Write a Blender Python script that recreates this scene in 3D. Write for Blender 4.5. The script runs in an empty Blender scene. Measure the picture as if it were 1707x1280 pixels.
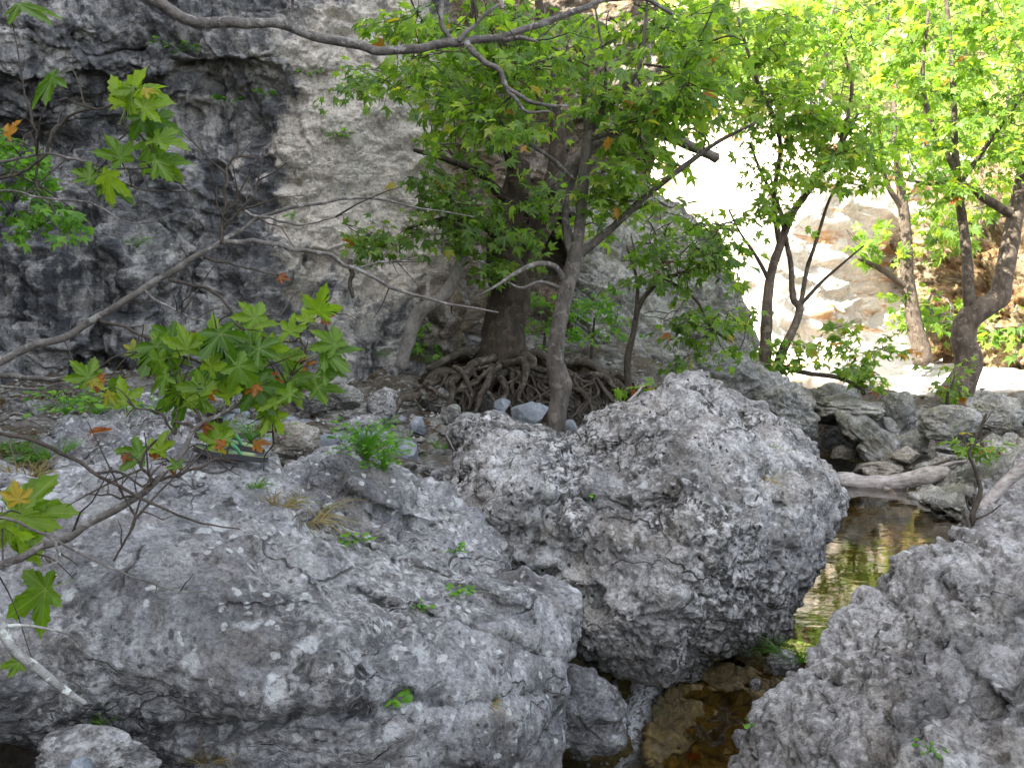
import bpy, math, random
import numpy as np
from mathutils import Vector, Matrix

random.seed(11)
RNG = np.random.default_rng(11)
SC = bpy.context.scene
COL = SC.collection

# ------------------------------------------------------------------ camera
IW, IH, F = 1707.0, 1280.0, 1478.0
PITCH = math.atan(140.0 / F)
CAM = np.array((0.0, 0.0, 1.9))
cam_data = bpy.data.cameras.new('camera')
cam_data.sensor_width = 36.0
cam_data.lens = 36.0 * F / IW
cam_data.clip_start = 0.05
cam_data.clip_end = 400.0
cam = bpy.data.objects.new('camera', cam_data)
cam.location = CAM
cam.rotation_euler = (math.pi / 2 - PITCH, 0, 0)
COL.objects.link(cam)
SC.camera = cam

# ------------------------------------------------------------------ light
SUN_EL = math.radians(45)
SUN_H = np.array((0.85, 0.527))            # horizontal heading of the light
world = bpy.data.worlds.new('World')
SC.world = world
world.use_nodes = True
wn = world.node_tree
sky = wn.nodes.new('ShaderNodeTexSky')
sky.sky_type = 'NISHITA'
sky.sun_disc = False
sky.sun_elevation = SUN_EL
sky.sun_rotation = math.atan2(-SUN_H[0], -SUN_H[1])
sky.air_density = 1.0
sky.dust_density = 3.0
bg = wn.nodes['Background']
bg.inputs['Strength'].default_value = 0.15
sky.ozone_density = 0.6
hs = wn.nodes.new('ShaderNodeHueSaturation')      # thin summer haze: a paler sky
hs.inputs['Saturation'].default_value = 0.46
wn.links.new(sky.outputs[0], hs.inputs['Color'])
wn.links.new(hs.outputs[0], bg.inputs['Color'])

sun_data = bpy.data.lights.new('sun', 'SUN')
sun_data.energy = 5.0
sun_data.angle = math.radians(0.5)
sun_data.color = (1.0, 0.93, 0.82)
sun = bpy.data.objects.new('sun', sun_data)
ld = Vector((SUN_H[0] * math.cos(SUN_EL), SUN_H[1] * math.cos(SUN_EL), -math.sin(SUN_EL)))
sun.rotation_euler = ld.to_track_quat('-Z', 'Y').to_euler()
sun.location = (-10, -10, 30)
COL.objects.link(sun)

SC.view_settings.view_transform = 'Standard'
SC.view_settings.look = 'None'
SC.view_settings.exposure = 2.6
SC.view_settings.gamma = 1.0
SC.view_settings.use_curve_mapping = False
SC.render.engine = 'CYCLES'
SC.cycles.use_denoising = True
SC.cycles.max_bounces = 8
SC.cycles.diffuse_bounces = 4
SC.cycles.transparent_max_bounces = 12
SC.cycles.sample_clamp_indirect = 6.0
SC.cycles.caustics_reflective = False
SC.cycles.caustics_refractive = False

# ------------------------------------------------------------------ geometry helpers
CP, SP = math.cos(PITCH), math.sin(PITCH)
FWD = np.array((0, CP, -SP)); UPV = np.array((0, SP, CP)); RGT = np.array((1.0, 0, 0))

def ray(px, py):
    px = np.asarray(px, float); py = np.asarray(py, float)
    return FWD + ((px - IW / 2) / F)[..., None] * RGT - ((py - IH / 2) / F)[..., None] * UPV

def P(px, py, d):
    """photo pixel + distance along the lens axis -> world point"""
    return CAM + ray(px, py) * np.asarray(d, float)[..., None]

def mesh_obj(name, verts, faces, mat=None, parent=None, smooth=True, loc=None, attrs=None):
    """verts (N,3); faces: one (M,k) array or a list of such arrays"""
    if not isinstance(faces, (list, tuple)):
        faces = [faces]
    me = bpy.data.meshes.new(name)
    v = np.asarray(verts, np.float32)
    if loc is not None:
        v = v - np.asarray(loc, np.float32)
    idx = np.concatenate([np.asarray(f, np.int32).ravel() for f in faces])
    tot = np.concatenate([np.full(len(f), np.asarray(f).shape[1], np.int32) for f in faces])
    start = np.concatenate(([0], np.cumsum(tot)[:-1])).astype(np.int32)
    me.vertices.add(len(v)); me.vertices.foreach_set('co', v.ravel())
    me.loops.add(len(idx)); me.loops.foreach_set('vertex_index', idx)
    me.polygons.add(len(tot)); me.polygons.foreach_set('loop_start', start); me.polygons.foreach_set('loop_total', tot)
    me.polygons.foreach_set('use_smooth', np.full(len(tot), smooth, bool))
    for an, av in (attrs or {}).items():
        a = me.attributes.new(an, 'FLOAT', 'POINT')
        a.data.foreach_set('value', np.asarray(av, np.float32))
    me.update(calc_edges=True)
    if mat is not None:
        me.materials.append(mat)
    o = bpy.data.objects.new(name, me)
    if loc is not None:
        o.location = tuple(float(c) for c in loc)
    COL.objects.link(o)
    if parent is not None:
        set_parent(o, parent)
    return o

def set_parent(o, parent):
    o.parent = parent
    pl = Vector(parent.location)
    q = parent.parent
    while q is not None:
        pl += Vector(q.location); q = q.parent
    # every parent is an unrotated object, so a plain offset keeps the place
    o.location = Vector(o.location) - pl

def empty(name, loc):
    o = bpy.data.objects.new(name, None)
    o.empty_display_size = 0.1
    o.location = tuple(float(c) for c in loc)
    COL.objects.link(o)
    return o

def tag(o, label=None, cat=None, group=None, kind=None):
    if label: o['label'] = label
    if cat: o['category'] = cat
    if group: o['group'] = group
    if kind: o['kind'] = kind
    return o

# ------------------------------------------------------------------ numpy noise
def _hash(ix, iy, iz, seed):
    h = (ix * 374761393 + iy * 668265263 + iz * 1440662683 + seed * 974634777) & 0xFFFFFFFF
    h = ((h ^ (h >> 13)) * 1274126177) & 0xFFFFFFFF
    h = ((h ^ (h >> 16)) * 2246822519) & 0xFFFFFFFF
    return h ^ (h >> 15)

_G = np.array([(1,1,0),(-1,1,0),(1,-1,0),(-1,-1,0),(1,0,1),(-1,0,1),(1,0,-1),(-1,0,-1),(0,1,1),(0,-1,1),(0,1,-1),(0,-1,-1),(1,1,0),(-1,1,0),(0,-1,1),(0,-1,-1)], float)

def gnoise(p, seed=0):
    p = np.asarray(p, float)
    i = np.floor(p).astype(np.int64); f = p - i
    u = f * f * f * (f * (f * 6 - 15) + 10)
    out = np.zeros(len(p))
    for dx in (0, 1):
        wx = u[:, 0] if dx else 1 - u[:, 0]
        for dy in (0, 1):
            wy = u[:, 1] if dy else 1 - u[:, 1]
            for dz in (0, 1):
                wz = u[:, 2] if dz else 1 - u[:, 2]
                g = _G[_hash(i[:, 0] + dx, i[:, 1] + dy, i[:, 2] + dz, seed) & 15]
                out += wx * wy * wz * (g[:, 0] * (f[:, 0] - dx) + g[:, 1] * (f[:, 1] - dy) + g[:, 2] * (f[:, 2] - dz))
    return out

def fbm(p, octs=5, lac=2.07, gain=0.5, seed=0):
    a, out = 1.0, 0.0
    p = np.asarray(p, float)
    for k in range(octs):
        out = out + a * gnoise(p + 17.3 * k, seed + k); p = p * lac; a *= gain
    return out

def ridged(p, octs=4, lac=2.1, gain=0.5, seed=0):
    a, out = 1.0, 0.0
    p = np.asarray(p, float)
    for k in range(octs):
        out = out + a * (1 - np.abs(gnoise(p + 9.1 * k, seed + k)) * 2); p = p * lac; a *= gain
    return out - 1.0

def worley(p, seed=0):
    p = np.asarray(p, float)
    i = np.floor(p).astype(np.int64)
    f1 = np.full(len(p), 9.0); f2 = np.full(len(p), 9.0); cid = np.zeros(len(p))
    for dx in (-1, 0, 1):
        for dy in (-1, 0, 1):
            for dz in (-1, 0, 1):
                c = i + np.array((dx, dy, dz))
                h = _hash(c[:, 0], c[:, 1], c[:, 2], seed)
                q = c + np.stack([(h & 1023) / 1023.0, ((h >> 10) & 1023) / 1023.0, ((h >> 20) & 1023) / 1023.0], 1)
                d = np.sqrt(((q - p) ** 2).sum(1))
                near = d < f1
                f2 = np.where(near, f1, np.minimum(f2, d))
                cid = np.where(near, ((h >> 5) & 4095) / 4095.0, cid)
                f1 = np.where(near, d, f1)
    return f1, f2, cid

def sstep(a, b, x):
    t = np.clip((x - a) / (b - a), 0, 1)
    return t * t * (3 - 2 * t)

def normals(v, f):
    f = np.asarray(f)
    if f.shape[1] == 4:
        n = np.cross(v[f[:, 2]] - v[f[:, 0]], v[f[:, 3]] - v[f[:, 1]])
    else:
        n = np.cross(v[f[:, 1]] - v[f[:, 0]], v[f[:, 2]] - v[f[:, 0]])
    out = np.zeros_like(v)
    for k in range(f.shape[1]):
        for a in range(3):
            out[:, a] += np.bincount(f[:, k], n[:, a], len(v))
    return out / np.maximum(np.linalg.norm(out, axis=1, keepdims=True), 1e-12)

def tps(pts, vals, smooth=0.0):
    """thin plate spline through 2-D points"""
    pts = np.asarray(pts, float); vals = np.asarray(vals, float); n = len(pts)
    def U(r2): return np.where(r2 > 1e-12, r2 * np.log(np.maximum(r2, 1e-12)), 0)
    r2 = ((pts[:, None] - pts[None]) ** 2).sum(2)
    A = np.zeros((n + 3, n + 3))
    A[:n, :n] = U(r2) + smooth * np.eye(n)
    A[:n, n] = 1; A[:n, n + 1:] = pts; A[n, :n] = 1; A[n + 1:, :n] = pts.T
    w = np.linalg.solve(A, np.concatenate([vals, np.zeros(3)]))
    def f(q):
        q = np.asarray(q, float).reshape(-1, 2)
        out = w[n] + q @ w[n + 1:]
        for k in range(n):
            out = out + w[k] * U(((q - pts[k]) ** 2).sum(1))
        return out
    return f

def cubesphere(n):
    g = np.tan(np.linspace(-1, 1, n + 1) * math.pi / 4)
    a, b = np.meshgrid(g, g, indexing='ij')
    o = np.ones_like(a)
    vs, fs, off = [], [], 0
    ii = np.arange((n + 1) ** 2).reshape(n + 1, n + 1)
    q = np.stack([ii[:-1, :-1], ii[1:, :-1], ii[1:, 1:], ii[:-1, 1:]], -1).reshape(-1, 4)
    for (x, y, z) in ((o, a, b), (-o, b, a), (b, o, a), (a, -o, b), (a, b, o), (b, a, -o)):
        vs.append(np.stack([x, y, z], -1).reshape(-1, 3)); fs.append(q + off); off += len(vs[-1])
    v = np.concatenate(vs); f = np.concatenate(fs)
    v /= np.linalg.norm(v, axis=1, keepdims=True)
    key = np.round(v * 1e5).astype(np.int64)
    _, first, inv = np.unique(key, axis=0, return_index=True, return_inverse=True)
    return v[first], inv.ravel()[f]

_CS = {}
def cs(n):
    if n not in _CS: _CS[n] = cubesphere(n)
    return _CS[n][0].copy(), _CS[n][1]

# ------------------------------------------------------------------ material helpers
class G:
    def __init__(self, name):
        self.m = bpy.data.materials.new(name)
        self.m.use_nodes = True
        self.nt = self.m.node_tree
        self.bsdf = self.nt.nodes['Principled BSDF']
        self.out = self.nt.nodes['Material Output']
        self.tc = self.nt.nodes.new('ShaderNodeTexCoord')
        self.obj = self.tc.outputs['Object']
        self.geo = self.nt.nodes.new('ShaderNodeNewGeometry')
    def put(self, sock, v):
        if isinstance(v, bpy.types.NodeSocket): self.nt.links.new(v, sock)
        elif isinstance(v, (tuple, list)) and len(v) == 3 and sock.type == 'RGBA': sock.default_value = (*v, 1)
        else: sock.default_value = v
    def node(self, typ, ins=None, **props):
        n = self.nt.nodes.new(typ)
        for k, v in props.items(): setattr(n, k, v)
        for k, v in (ins or {}).items(): self.put(n.inputs[k], v)
        return n
    def noise(self, scale, detail=6, rough=0.55, dist=0.0, vec=None):
        return self.node('ShaderNodeTexNoise', {'Vector': vec or self.obj, 'Scale': scale, 'Detail': detail, 'Roughness': rough, 'Distortion': dist}).outputs['Fac']
    def vor(self, scale, feature='F1', vec=None, out='Distance', rand=1.0):
        return self.node('ShaderNodeTexVoronoi', {'Vector': vec or self.obj, 'Scale': scale, 'Randomness': rand}, feature=feature).outputs[out]
    def vor2(self, scale, vec):
        n = self.node('ShaderNodeTexVoronoi', {'Vector': vec, 'Scale': scale})
        return n.outputs['Distance'], n.outputs['Color']
    def scale(self, s, vec=None, rot=(0, 0, 0)):
        return self.node('ShaderNodeMapping', {'Vector': vec or self.obj, 'Scale': s, 'Rotation': rot}).outputs[0]
    def warp(self, amt, scale, vec=None):
        n = self.node('ShaderNodeTexNoise', {'Vector': vec or self.obj, 'Scale': scale, 'Detail': 4}).outputs['Color']
        a = self.node('ShaderNodeVectorMath', {0: n, 1: (0.5, 0.5, 0.5)}, operation='SUBTRACT').outputs[0]
        b = self.node('ShaderNodeVectorMath', {0: a, 'Scale': amt}, operation='SCALE').outputs[0]
        return self.node('ShaderNodeVectorMath', {0: vec or self.obj, 1: b}, operation='ADD').outputs[0]
    def ramp(self, fac, stops, interp='LINEAR'):
        n = self.node('ShaderNodeValToRGB', {'Fac': fac})
        cr = n.color_ramp; cr.interpolation = interp
        while len(cr.elements) < len(stops): cr.elements.new(0.5)
        for e, (pos, c) in zip(cr.elements, stops):
            e.position = pos
            e.color = (*c, 1) if isinstance(c, (tuple, list)) else (c, c, c, 1)
        return n.outputs['Color']
    def mix(self, fac, a, b, mode='MIX'):
        n = self.node('ShaderNodeMix', data_type='RGBA', blend_type=mode)
        self.put(n.inputs['Factor'], fac); self.put(n.inputs['A'], a); self.put(n.inputs['B'], b)
        return n.outputs['Result']
    def math(self, op, a, b=0.0, clamp=False):
        n = self.node('ShaderNodeMath', {0: a, 1: b}, operation=op); n.use_clamp = clamp
        return n.outputs[0]
    def bump(self, h, strength, dist=0.01, normal=None):
        n = self.node('ShaderNodeBump', {'Height': h, 'Strength': strength, 'Distance': dist})
        if normal is not None: self.put(n.inputs['Normal'], normal)
        return n.outputs[0]
    def attr(self, name):
        return self.node('ShaderNodeAttribute', attribute_name=name).outputs['Fac']
    def rnd(self):
        return self.node('ShaderNodeObjectInfo').outputs['Random']
    def done(self, color=None, rough=None, normal=None, spec=None):
        if color is not None: self.put(self.bsdf.inputs['Base Color'], color)
        if rough is not None: self.put(self.bsdf.inputs['Roughness'], rough)
        if normal is not None: self.put(self.bsdf.inputs['Normal'], normal)
        if spec is not None: self.put(self.bsdf.inputs['Specular IOR Level'], spec)
        return self.m

def rock_mat(name, dark=(0.12, 0.118, 0.118), mid=(0.27, 0.265, 0.265), light=(0.42, 0.41, 0.405), tint=(0.33, 0.27, 0.2), tint_amt=0.35,
             white=0.5, black=0.5, fine=1.0, bump=1.0, sc=1.0, fleck=0.5, crack=1.0, moss=0.0):
    """limestone: mottled greys, pale and black lichen, pits"""
    g = G(name)
    w = g.warp(0.12, 5 * sc)
    big = g.noise(2.2 * sc, 6, 0.62, 0.3)
    med = g.noise(11 * sc, 6, 0.65)
    fin = g.noise(70 * sc, 4, 0.7)
    col = g.ramp(g.math('ADD', g.math('MULTIPLY', big, 0.62), g.math('MULTIPLY', med, 0.38)), [(0.38, dark), (0.5, mid), (0.60, light)])
    col = g.mix(0.85, col, g.ramp(g.noise(0.9 * sc, 5, 0.55, 0.6), [(0.36, 0.55), (0.5, 1.0), (0.64, 1.42)]), 'MULTIPLY')
    tm = g.ramp(g.noise(3.1 * sc, 5, 0.6, 0.5, g.scale((1, 1, 1.3))), [(0.48, 0.0), (0.66, tint_amt)])
    col = g.mix(tm, col, tint)
    col = g.mix(0.75 * fine, col, g.ramp(fin, [(0.30, 0.22), (0.5, 1.0), (0.70, 1.6)]), 'MULTIPLY')
    # crust: zones broken into pale and black flecks
    zone = g.ramp(g.noise(1.5 * sc, 6, 0.62, 0.4), [(0.45, 0.0), (0.56, 1.0)])
    fl = g.ramp(g.noise(24 * sc, 7, 0.72, 0.5), [(0.42, (0.022, 0.021, 0.019)), (0.48, (0.10, 0.096, 0.09)), (0.53, (0.36, 0.35, 0.335)), (0.60, (0.62, 0.61, 0.59))])
    col = g.mix(g.math('MULTIPLY', zone, fleck), col, fl)
    # dark grime gathered in patches
    gr = g.math('MULTIPLY', g.ramp(g.noise(3.7 * sc, 7, 0.7), [(0.50, 0.0), (0.62, 1.0)]), g.ramp(g.noise(38 * sc, 5, 0.7), [(0.40, 0.0), (0.55, 1.0)]))
    col = g.mix(g.math('MULTIPLY', gr, 0.75 * black), col, (0.035, 0.033, 0.03))
    # black lichen dots
    vb, vc = g.vor2(26 * sc, w)
    vcs = g.node('ShaderNodeSeparateColor', {0: vc})
    dot = g.math('MULTIPLY', g.ramp(vb, [(0.20, 1.0), (0.30, 0.0)]), g.ramp(vcs.outputs[0], [(0.55, 0.0), (0.57, 1.0)]))
    dot = g.math('MULTIPLY', dot, g.ramp(g.noise(2.9 * sc, 3), [(0.40, 0.0), (0.50, 1.0)]))
    col = g.mix(g.math('MULTIPLY', dot, black), col, (0.025, 0.025, 0.024))
    # pale lichen rosettes in two sizes
    for s, lo, c, am in ((9, 0.74, (0.55, 0.56, 0.55), 0.85), (22, 0.66, (0.62, 0.62, 0.60), 0.8), (5, 0.8, (0.36, 0.37, 0.34), 0.6)):
        va, vcol = g.vor2(s * sc, w)
        sep = g.node('ShaderNodeSeparateColor', {0: vcol})
        msk = g.math('MULTIPLY', g.ramp(va, [(0.26, 1.0), (0.34, 0.0)]), g.ramp(sep.outputs[1], [(lo, 0.0), (lo + 0.02, 1.0)]))
        msk = g.math('MULTIPLY', msk, g.ramp(g.noise(60 * sc, 4), [(0.36, 0.2), (0.5, 1.0)]))
        col = g.mix(g.math('MULTIPLY', msk, am * white), col, c)
    if moss:
        mm = g.math('MULTIPLY', g.ramp(g.noise(2.6 * sc, 6, 0.65, 0.3), [(0.52, 0.0), (0.62, 1.0)]), g.ramp(g.noise(30 * sc, 5, 0.7), [(0.38, 0.0), (0.52, 1.0)]))
        col = g.mix(g.math('MULTIPLY', mm, moss), col, g.ramp(fin, [(0.3, (0.035, 0.04, 0.012)), (0.7, (0.11, 0.11, 0.035))]))
    # fissures, thin and broken
    cw = g.warp(0.34, 3.4 * sc)
    ce = g.vor(1.7 * sc, 'DISTANCE_TO_EDGE', g.scale((1.0, 1.0, 1.7), cw, (0.5, 0.3, 0)))
    crk = g.math('MULTIPLY', g.ramp(ce, [(0.003, 1.0), (0.016, 0.0)]), g.ramp(g.noise(1.9 * sc, 4), [(0.52, 0.0), (0.6, 1.0)]))
    ce2 = g.vor(4.3 * sc, 'DISTANCE_TO_EDGE', g.scale((1.0, 1.0, 2.2), cw, (0.2, 0.6, 0)))
    crk = g.math('MAXIMUM', crk, g.math('MULTIPLY', g.ramp(ce2, [(0.004, 0.7), (0.022, 0.0)]), g.ramp(g.noise(3.1 * sc, 4), [(0.58, 0.0), (0.64, 1.0)])))
    crk = g.math('MULTIPLY', crk, crack)
    col = g.mix(g.math('MULTIPLY', crk, 0.8), col, (0.04, 0.037, 0.032))
    h = g.math('ADD', g.math('MULTIPLY', g.noise(18 * sc, 7, 0.72), 1.3), g.math('MULTIPLY', g.noise(80 * sc, 4, 0.7), 0.45))
    pits = g.ramp(g.noise(34 * sc, 4, 0.6, 0.6), [(0.30, 0.0), (0.42, 1.0)])
    h = g.math('ADD', h, g.math('MULTIPLY', pits, 0.35))
    h = g.math('SUBTRACT', h, g.math('MULTIPLY', crk, 1.2))
    nb = g.bump(h, 1.0 * bump, 0.03)
    return g.done(col, g.ramp(med, [(0.3, 0.75), (0.7, 0.95)]), nb, 0.25)
# ------------------------------------------------------------------ materials of the setting
M = {}
M['slab'] = rock_mat('pale_limestone', dark=(0.115, 0.114, 0.116), mid=(0.265, 0.262, 0.266), light=(0.43, 0.425, 0.428), white=0.85, black=0.7, tint_amt=0.22, fleck=0.5)
M['boulder'] = rock_mat('pitted_limestone', dark=(0.125, 0.121, 0.116), mid=(0.33, 0.322, 0.312), light=(0.52, 0.51, 0.495), white=0.6, black=0.95, tint=(0.30, 0.25, 0.19), tint_amt=0.4, bump=1.0, fleck=0.85)
M['rough'] = rock_mat('knobbly_limestone', dark=(0.13, 0.127, 0.122), mid=(0.30, 0.294, 0.287), light=(0.47, 0.462, 0.45), white=0.6, black=0.6, tint=(0.30, 0.25, 0.19), tint_amt=0.3, bump=0.9, fleck=0.35)
M['stone'] = rock_mat('grey_stone', dark=(0.09, 0.09, 0.08), mid=(0.19, 0.187, 0.17), light=(0.33, 0.325, 0.30), white=0.3, black=0.4, tint=(0.26, 0.23, 0.15), tint_amt=0.4, sc=1.4, bump=0.7, fleck=0.3, moss=0.6)
M['brown_stone'] = rock_mat('brown_stone', dark=(0.14, 0.125, 0.10), mid=(0.25, 0.225, 0.18), light=(0.34, 0.32, 0.27), white=0.3, black=0.4, sc=1.4, bump=0.7, fleck=0.3)
M['blue_stone'] = rock_mat('blue_grey_stone', dark=(0.11, 0.122, 0.138), mid=(0.17, 0.186, 0.207), light=(0.25, 0.27, 0.295), tint=(0.2, 0.2, 0.19), white=0.2, black=0.06, sc=1.5, bump=0.3, fine=0.5, fleck=0.05)

def cliff_material():
    g = G('layered_cliff')
    pos = g.node('ShaderNodeNewGeometry').outputs['Position']
    dark, grey, pale, beige = (0.052, 0.055, 0.062), (0.20, 0.20, 0.202), (0.47, 0.45, 0.42), (0.66, 0.60, 0.515)
    lay = g.scale((0.7, 0.7, 7.0), pos, (0.0, 0.12, 0.0))
    lay_n = g.noise(2.0, 8, 0.65, 0.6, lay)
    big = g.noise(0.9, 7, 0.62, 0.4, pos)
    med = g.noise(5.0, 8, 0.68, 0.2, pos)
    fin = g.noise(34.0, 6, 0.7, 0.0, pos)
    base = g.ramp(g.math('ADD', g.math('MULTIPLY', big, 0.5), g.math('MULTIPLY', med, 0.5)), [(0.40, (0.085, 0.085, 0.09)), (0.49, grey), (0.58, pale)])
    # smooth beige flowstone wall: mask painted in real wall coordinates (x across the wall)
    bm = g.attr('beige')
    bmn = g.math('ADD', bm, g.math('MULTIPLY', g.math('SUBTRACT', g.noise(1.9, 8, 0.68, 0.4, pos), 0.5), 2.4))
    bmask = g.ramp(bmn, [(0.40, 0.0), (0.56, 1.0)])
    base = g.mix(bmask, base, g.ramp(med, [(0.3, (0.33, 0.29, 0.24)), (0.5, beige), (0.7, (0.62, 0.58, 0.51))]))
    # ochre of the hollow behind the tree
    base = g.mix(g.math('MULTIPLY', g.attr('ochre'), g.ramp(big, [(0.35, 0.35), (0.6, 1.0)])), base, g.ramp(med, [(0.3, (0.10, 0.07, 0.04)), (0.55, (0.26, 0.19, 0.11)), (0.7, (0.34, 0.29, 0.21))]))
    # vertical seepage streaks, black and white
    stv = g.scale((1.5, 1.5, 0.11), pos)
    st = g.noise(2.1, 6, 0.6, 0.35, stv)
    brk = g.noise(2.6, 7, 0.7, 0.2, pos)
    dk = g.math('MULTIPLY', g.ramp(g.math('ADD', g.math('MULTIPLY', st, 0.8), g.math('MULTIPLY', brk, 0.2)), [(0.49, 0.0), (0.57, 1.0)]), g.math('SUBTRACT', 1.0, g.math('MULTIPLY', bmask, 0.75)))
    dk = g.math('MULTIPLY', dk, g.attr('wet'))
    base = g.mix(g.math('MULTIPLY', dk, 0.9), base, dark)
    pw = g.math('MULTIPLY', g.ramp(g.noise(3.3, 6, 0.65, 0.3, g.scale((1.7, 1.7, 0.22), pos)), [(0.53, 0.0), (0.61, 0.95)]), g.ramp(med, [(0.42, 0.0), (0.52, 1.0)]))
    base = g.mix(g.math('MULTIPLY', pw, 0.7), base, (0.46, 0.44, 0.41))
    # pocks and grime
    pk = g.math('MULTIPLY', g.ramp(g.noise(9.0, 6, 0.7, 0.3, pos), [(0.56, 0.0), (0.63, 1.0)]), g.math('SUBTRACT', 0.6, g.math('MULTIPLY', bmask, 0.4)))
    base = g.mix(pk, base, (0.05, 0.047, 0.04))
    base = g.mix(0.8, base, g.ramp(fin, [(0.3, 0.4), (0.5, 1.0), (0.7, 1.5)]), 'MULTIPLY')
    base = g.mix(g.math('SUBTRACT', 0.4, g.math('MULTIPLY', bmask, 0.3)), base, g.ramp(lay_n, [(0.35, 0.45), (0.5, 1.0), (0.66, 1.35)]), 'MULTIPLY')
    h = g.math('ADD', g.math('MULTIPLY', lay_n, 0.55), g.math('ADD', g.math('MULTIPLY', g.noise(8, 9, 0.7, 0, pos), 1.1), g.math('MULTIPLY', fin, 0.45)))
    return g.done(base, 0.8, g.bump(h, 1.0, 0.09), 0.3)
M['cliff'] = cliff_material()

def sunny_rock():
    g = G('pale_sunlit_limestone')
    pos = g.geo.outputs['Position']
    med = g.noise(0.9, 7, 0.65, 0.4, pos)
    lay = g.noise(0.8, 7, 0.6, 0.5, g.scale((0.5, 0.5, 3.2), pos, (0, 0.35, 0)))
    c = g.ramp(med, [(0.33, (0.42, 0.36, 0.28)), (0.55, (0.66, 0.61, 0.54))])
    c = g.mix(g.ramp(lay, [(0.55, 0.0), (0.62, 0.85)]), c, (0.44, 0.22, 0.08))
    c = g.mix(g.ramp(g.noise(0.45, 5, 0.6, 0.2, pos), [(0.6, 0.0), (0.68, 0.6)]), c, (0.17, 0.16, 0.07))
    c = g.mix(0.6, c, g.ramp(g.noise(9, 6, 0.7, 0, pos), [(0.3, 0.5), (0.7, 1.3)]), 'MULTIPLY')
    return g.done(c, 0.85, g.bump(g.noise(3, 9, 0.7, 0, pos), 0.8, 0.1), 0.2)
M['sunny'] = sunny_rock()
M['ochre'] = rock_mat('ochre_rock', dark=(0.07, 0.045, 0.022), mid=(0.17, 0.115, 0.06), light=(0.30, 0.225, 0.14), tint=(0.26, 0.13, 0.045), tint_amt=0.7, white=0.1, black=0.5, fleck=0.1, moss=0.5, sc=0.35)

def hill_mat():
    g = G('hillside_scrub')
    pos = g.geo.outputs['Position']
    c = g.ramp(g.noise(0.6, 8, 0.7, 0.3, pos), [(0.36, (0.07, 0.10, 0.02)), (0.5, (0.16, 0.19, 0.05)), (0.6, (0.34, 0.28, 0.16)), (0.72, (0.5, 0.44, 0.34))])
    c = g.mix(0.7, c, g.ramp(g.noise(7, 6, 0.7, 0, pos), [(0.3, 0.4), (0.7, 1.4)]), 'MULTIPLY')
    return g.done(c, 0.9, g.bump(g.noise(4, 8, 0.7, 0, pos), 1.0, 0.2), 0.1)
M['hill'] = hill_mat()

def ground_mat():
    g = G('gravel_ground')
    pos = g.geo.outputs['Position']
    v, vc = g.vor2(16, g.warp(0.05, 6, pos))
    s = g.node('ShaderNodeSeparateColor', {0: vc})
    c = g.ramp(s.outputs[0], [(0.0, (0.06, 0.056, 0.05)), (0.5, (0.14, 0.135, 0.125)), (1.0, (0.28, 0.272, 0.255))])
    c = g.mix(g.ramp(g.noise(1.7, 6, 0.65, 0.2, pos), [(0.40, 0.0), (0.55, 0.9)]), c, g.ramp(g.noise(26, 6, 0.7, 0, pos), [(0.35, (0.028, 0.022, 0.014)), (0.65, (0.10, 0.078, 0.052))]))
    # pale gravel beach, further up the stream
    y = g.node('ShaderNodeSeparateXYZ', {0: pos}).outputs['Y']
    c = g.mix(g.ramp(g.math('DIVIDE', y, 20.0), [(0.62, 0.0), (0.7, 0.8)]), c, (0.55, 0.51, 0.45))
    z = g.node('ShaderNodeSeparateXYZ', {0: pos}).outputs['Z']
    wet = g.ramp(g.math('ADD', z, 0.5), [(0.5, 1.0), (0.56, 0.0)])
    c = g.mix(wet, c, g.ramp(g.noise(5, 6, 0.7, 0.3, pos), [(0.35, (0.05, 0.042, 0.012)), (0.5, (0.12, 0.09, 0.03)), (0.62, (0.2, 0.15, 0.075))]))
    h = g.math('ADD', g.math('MULTIPLY', v, -0.8), g.noise(30, 6, 0.7, 0, pos))
    return g.done(c, 0.9, g.bump(h, 1.0, 0.03), 0.2)
M['ground'] = ground_mat()

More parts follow.
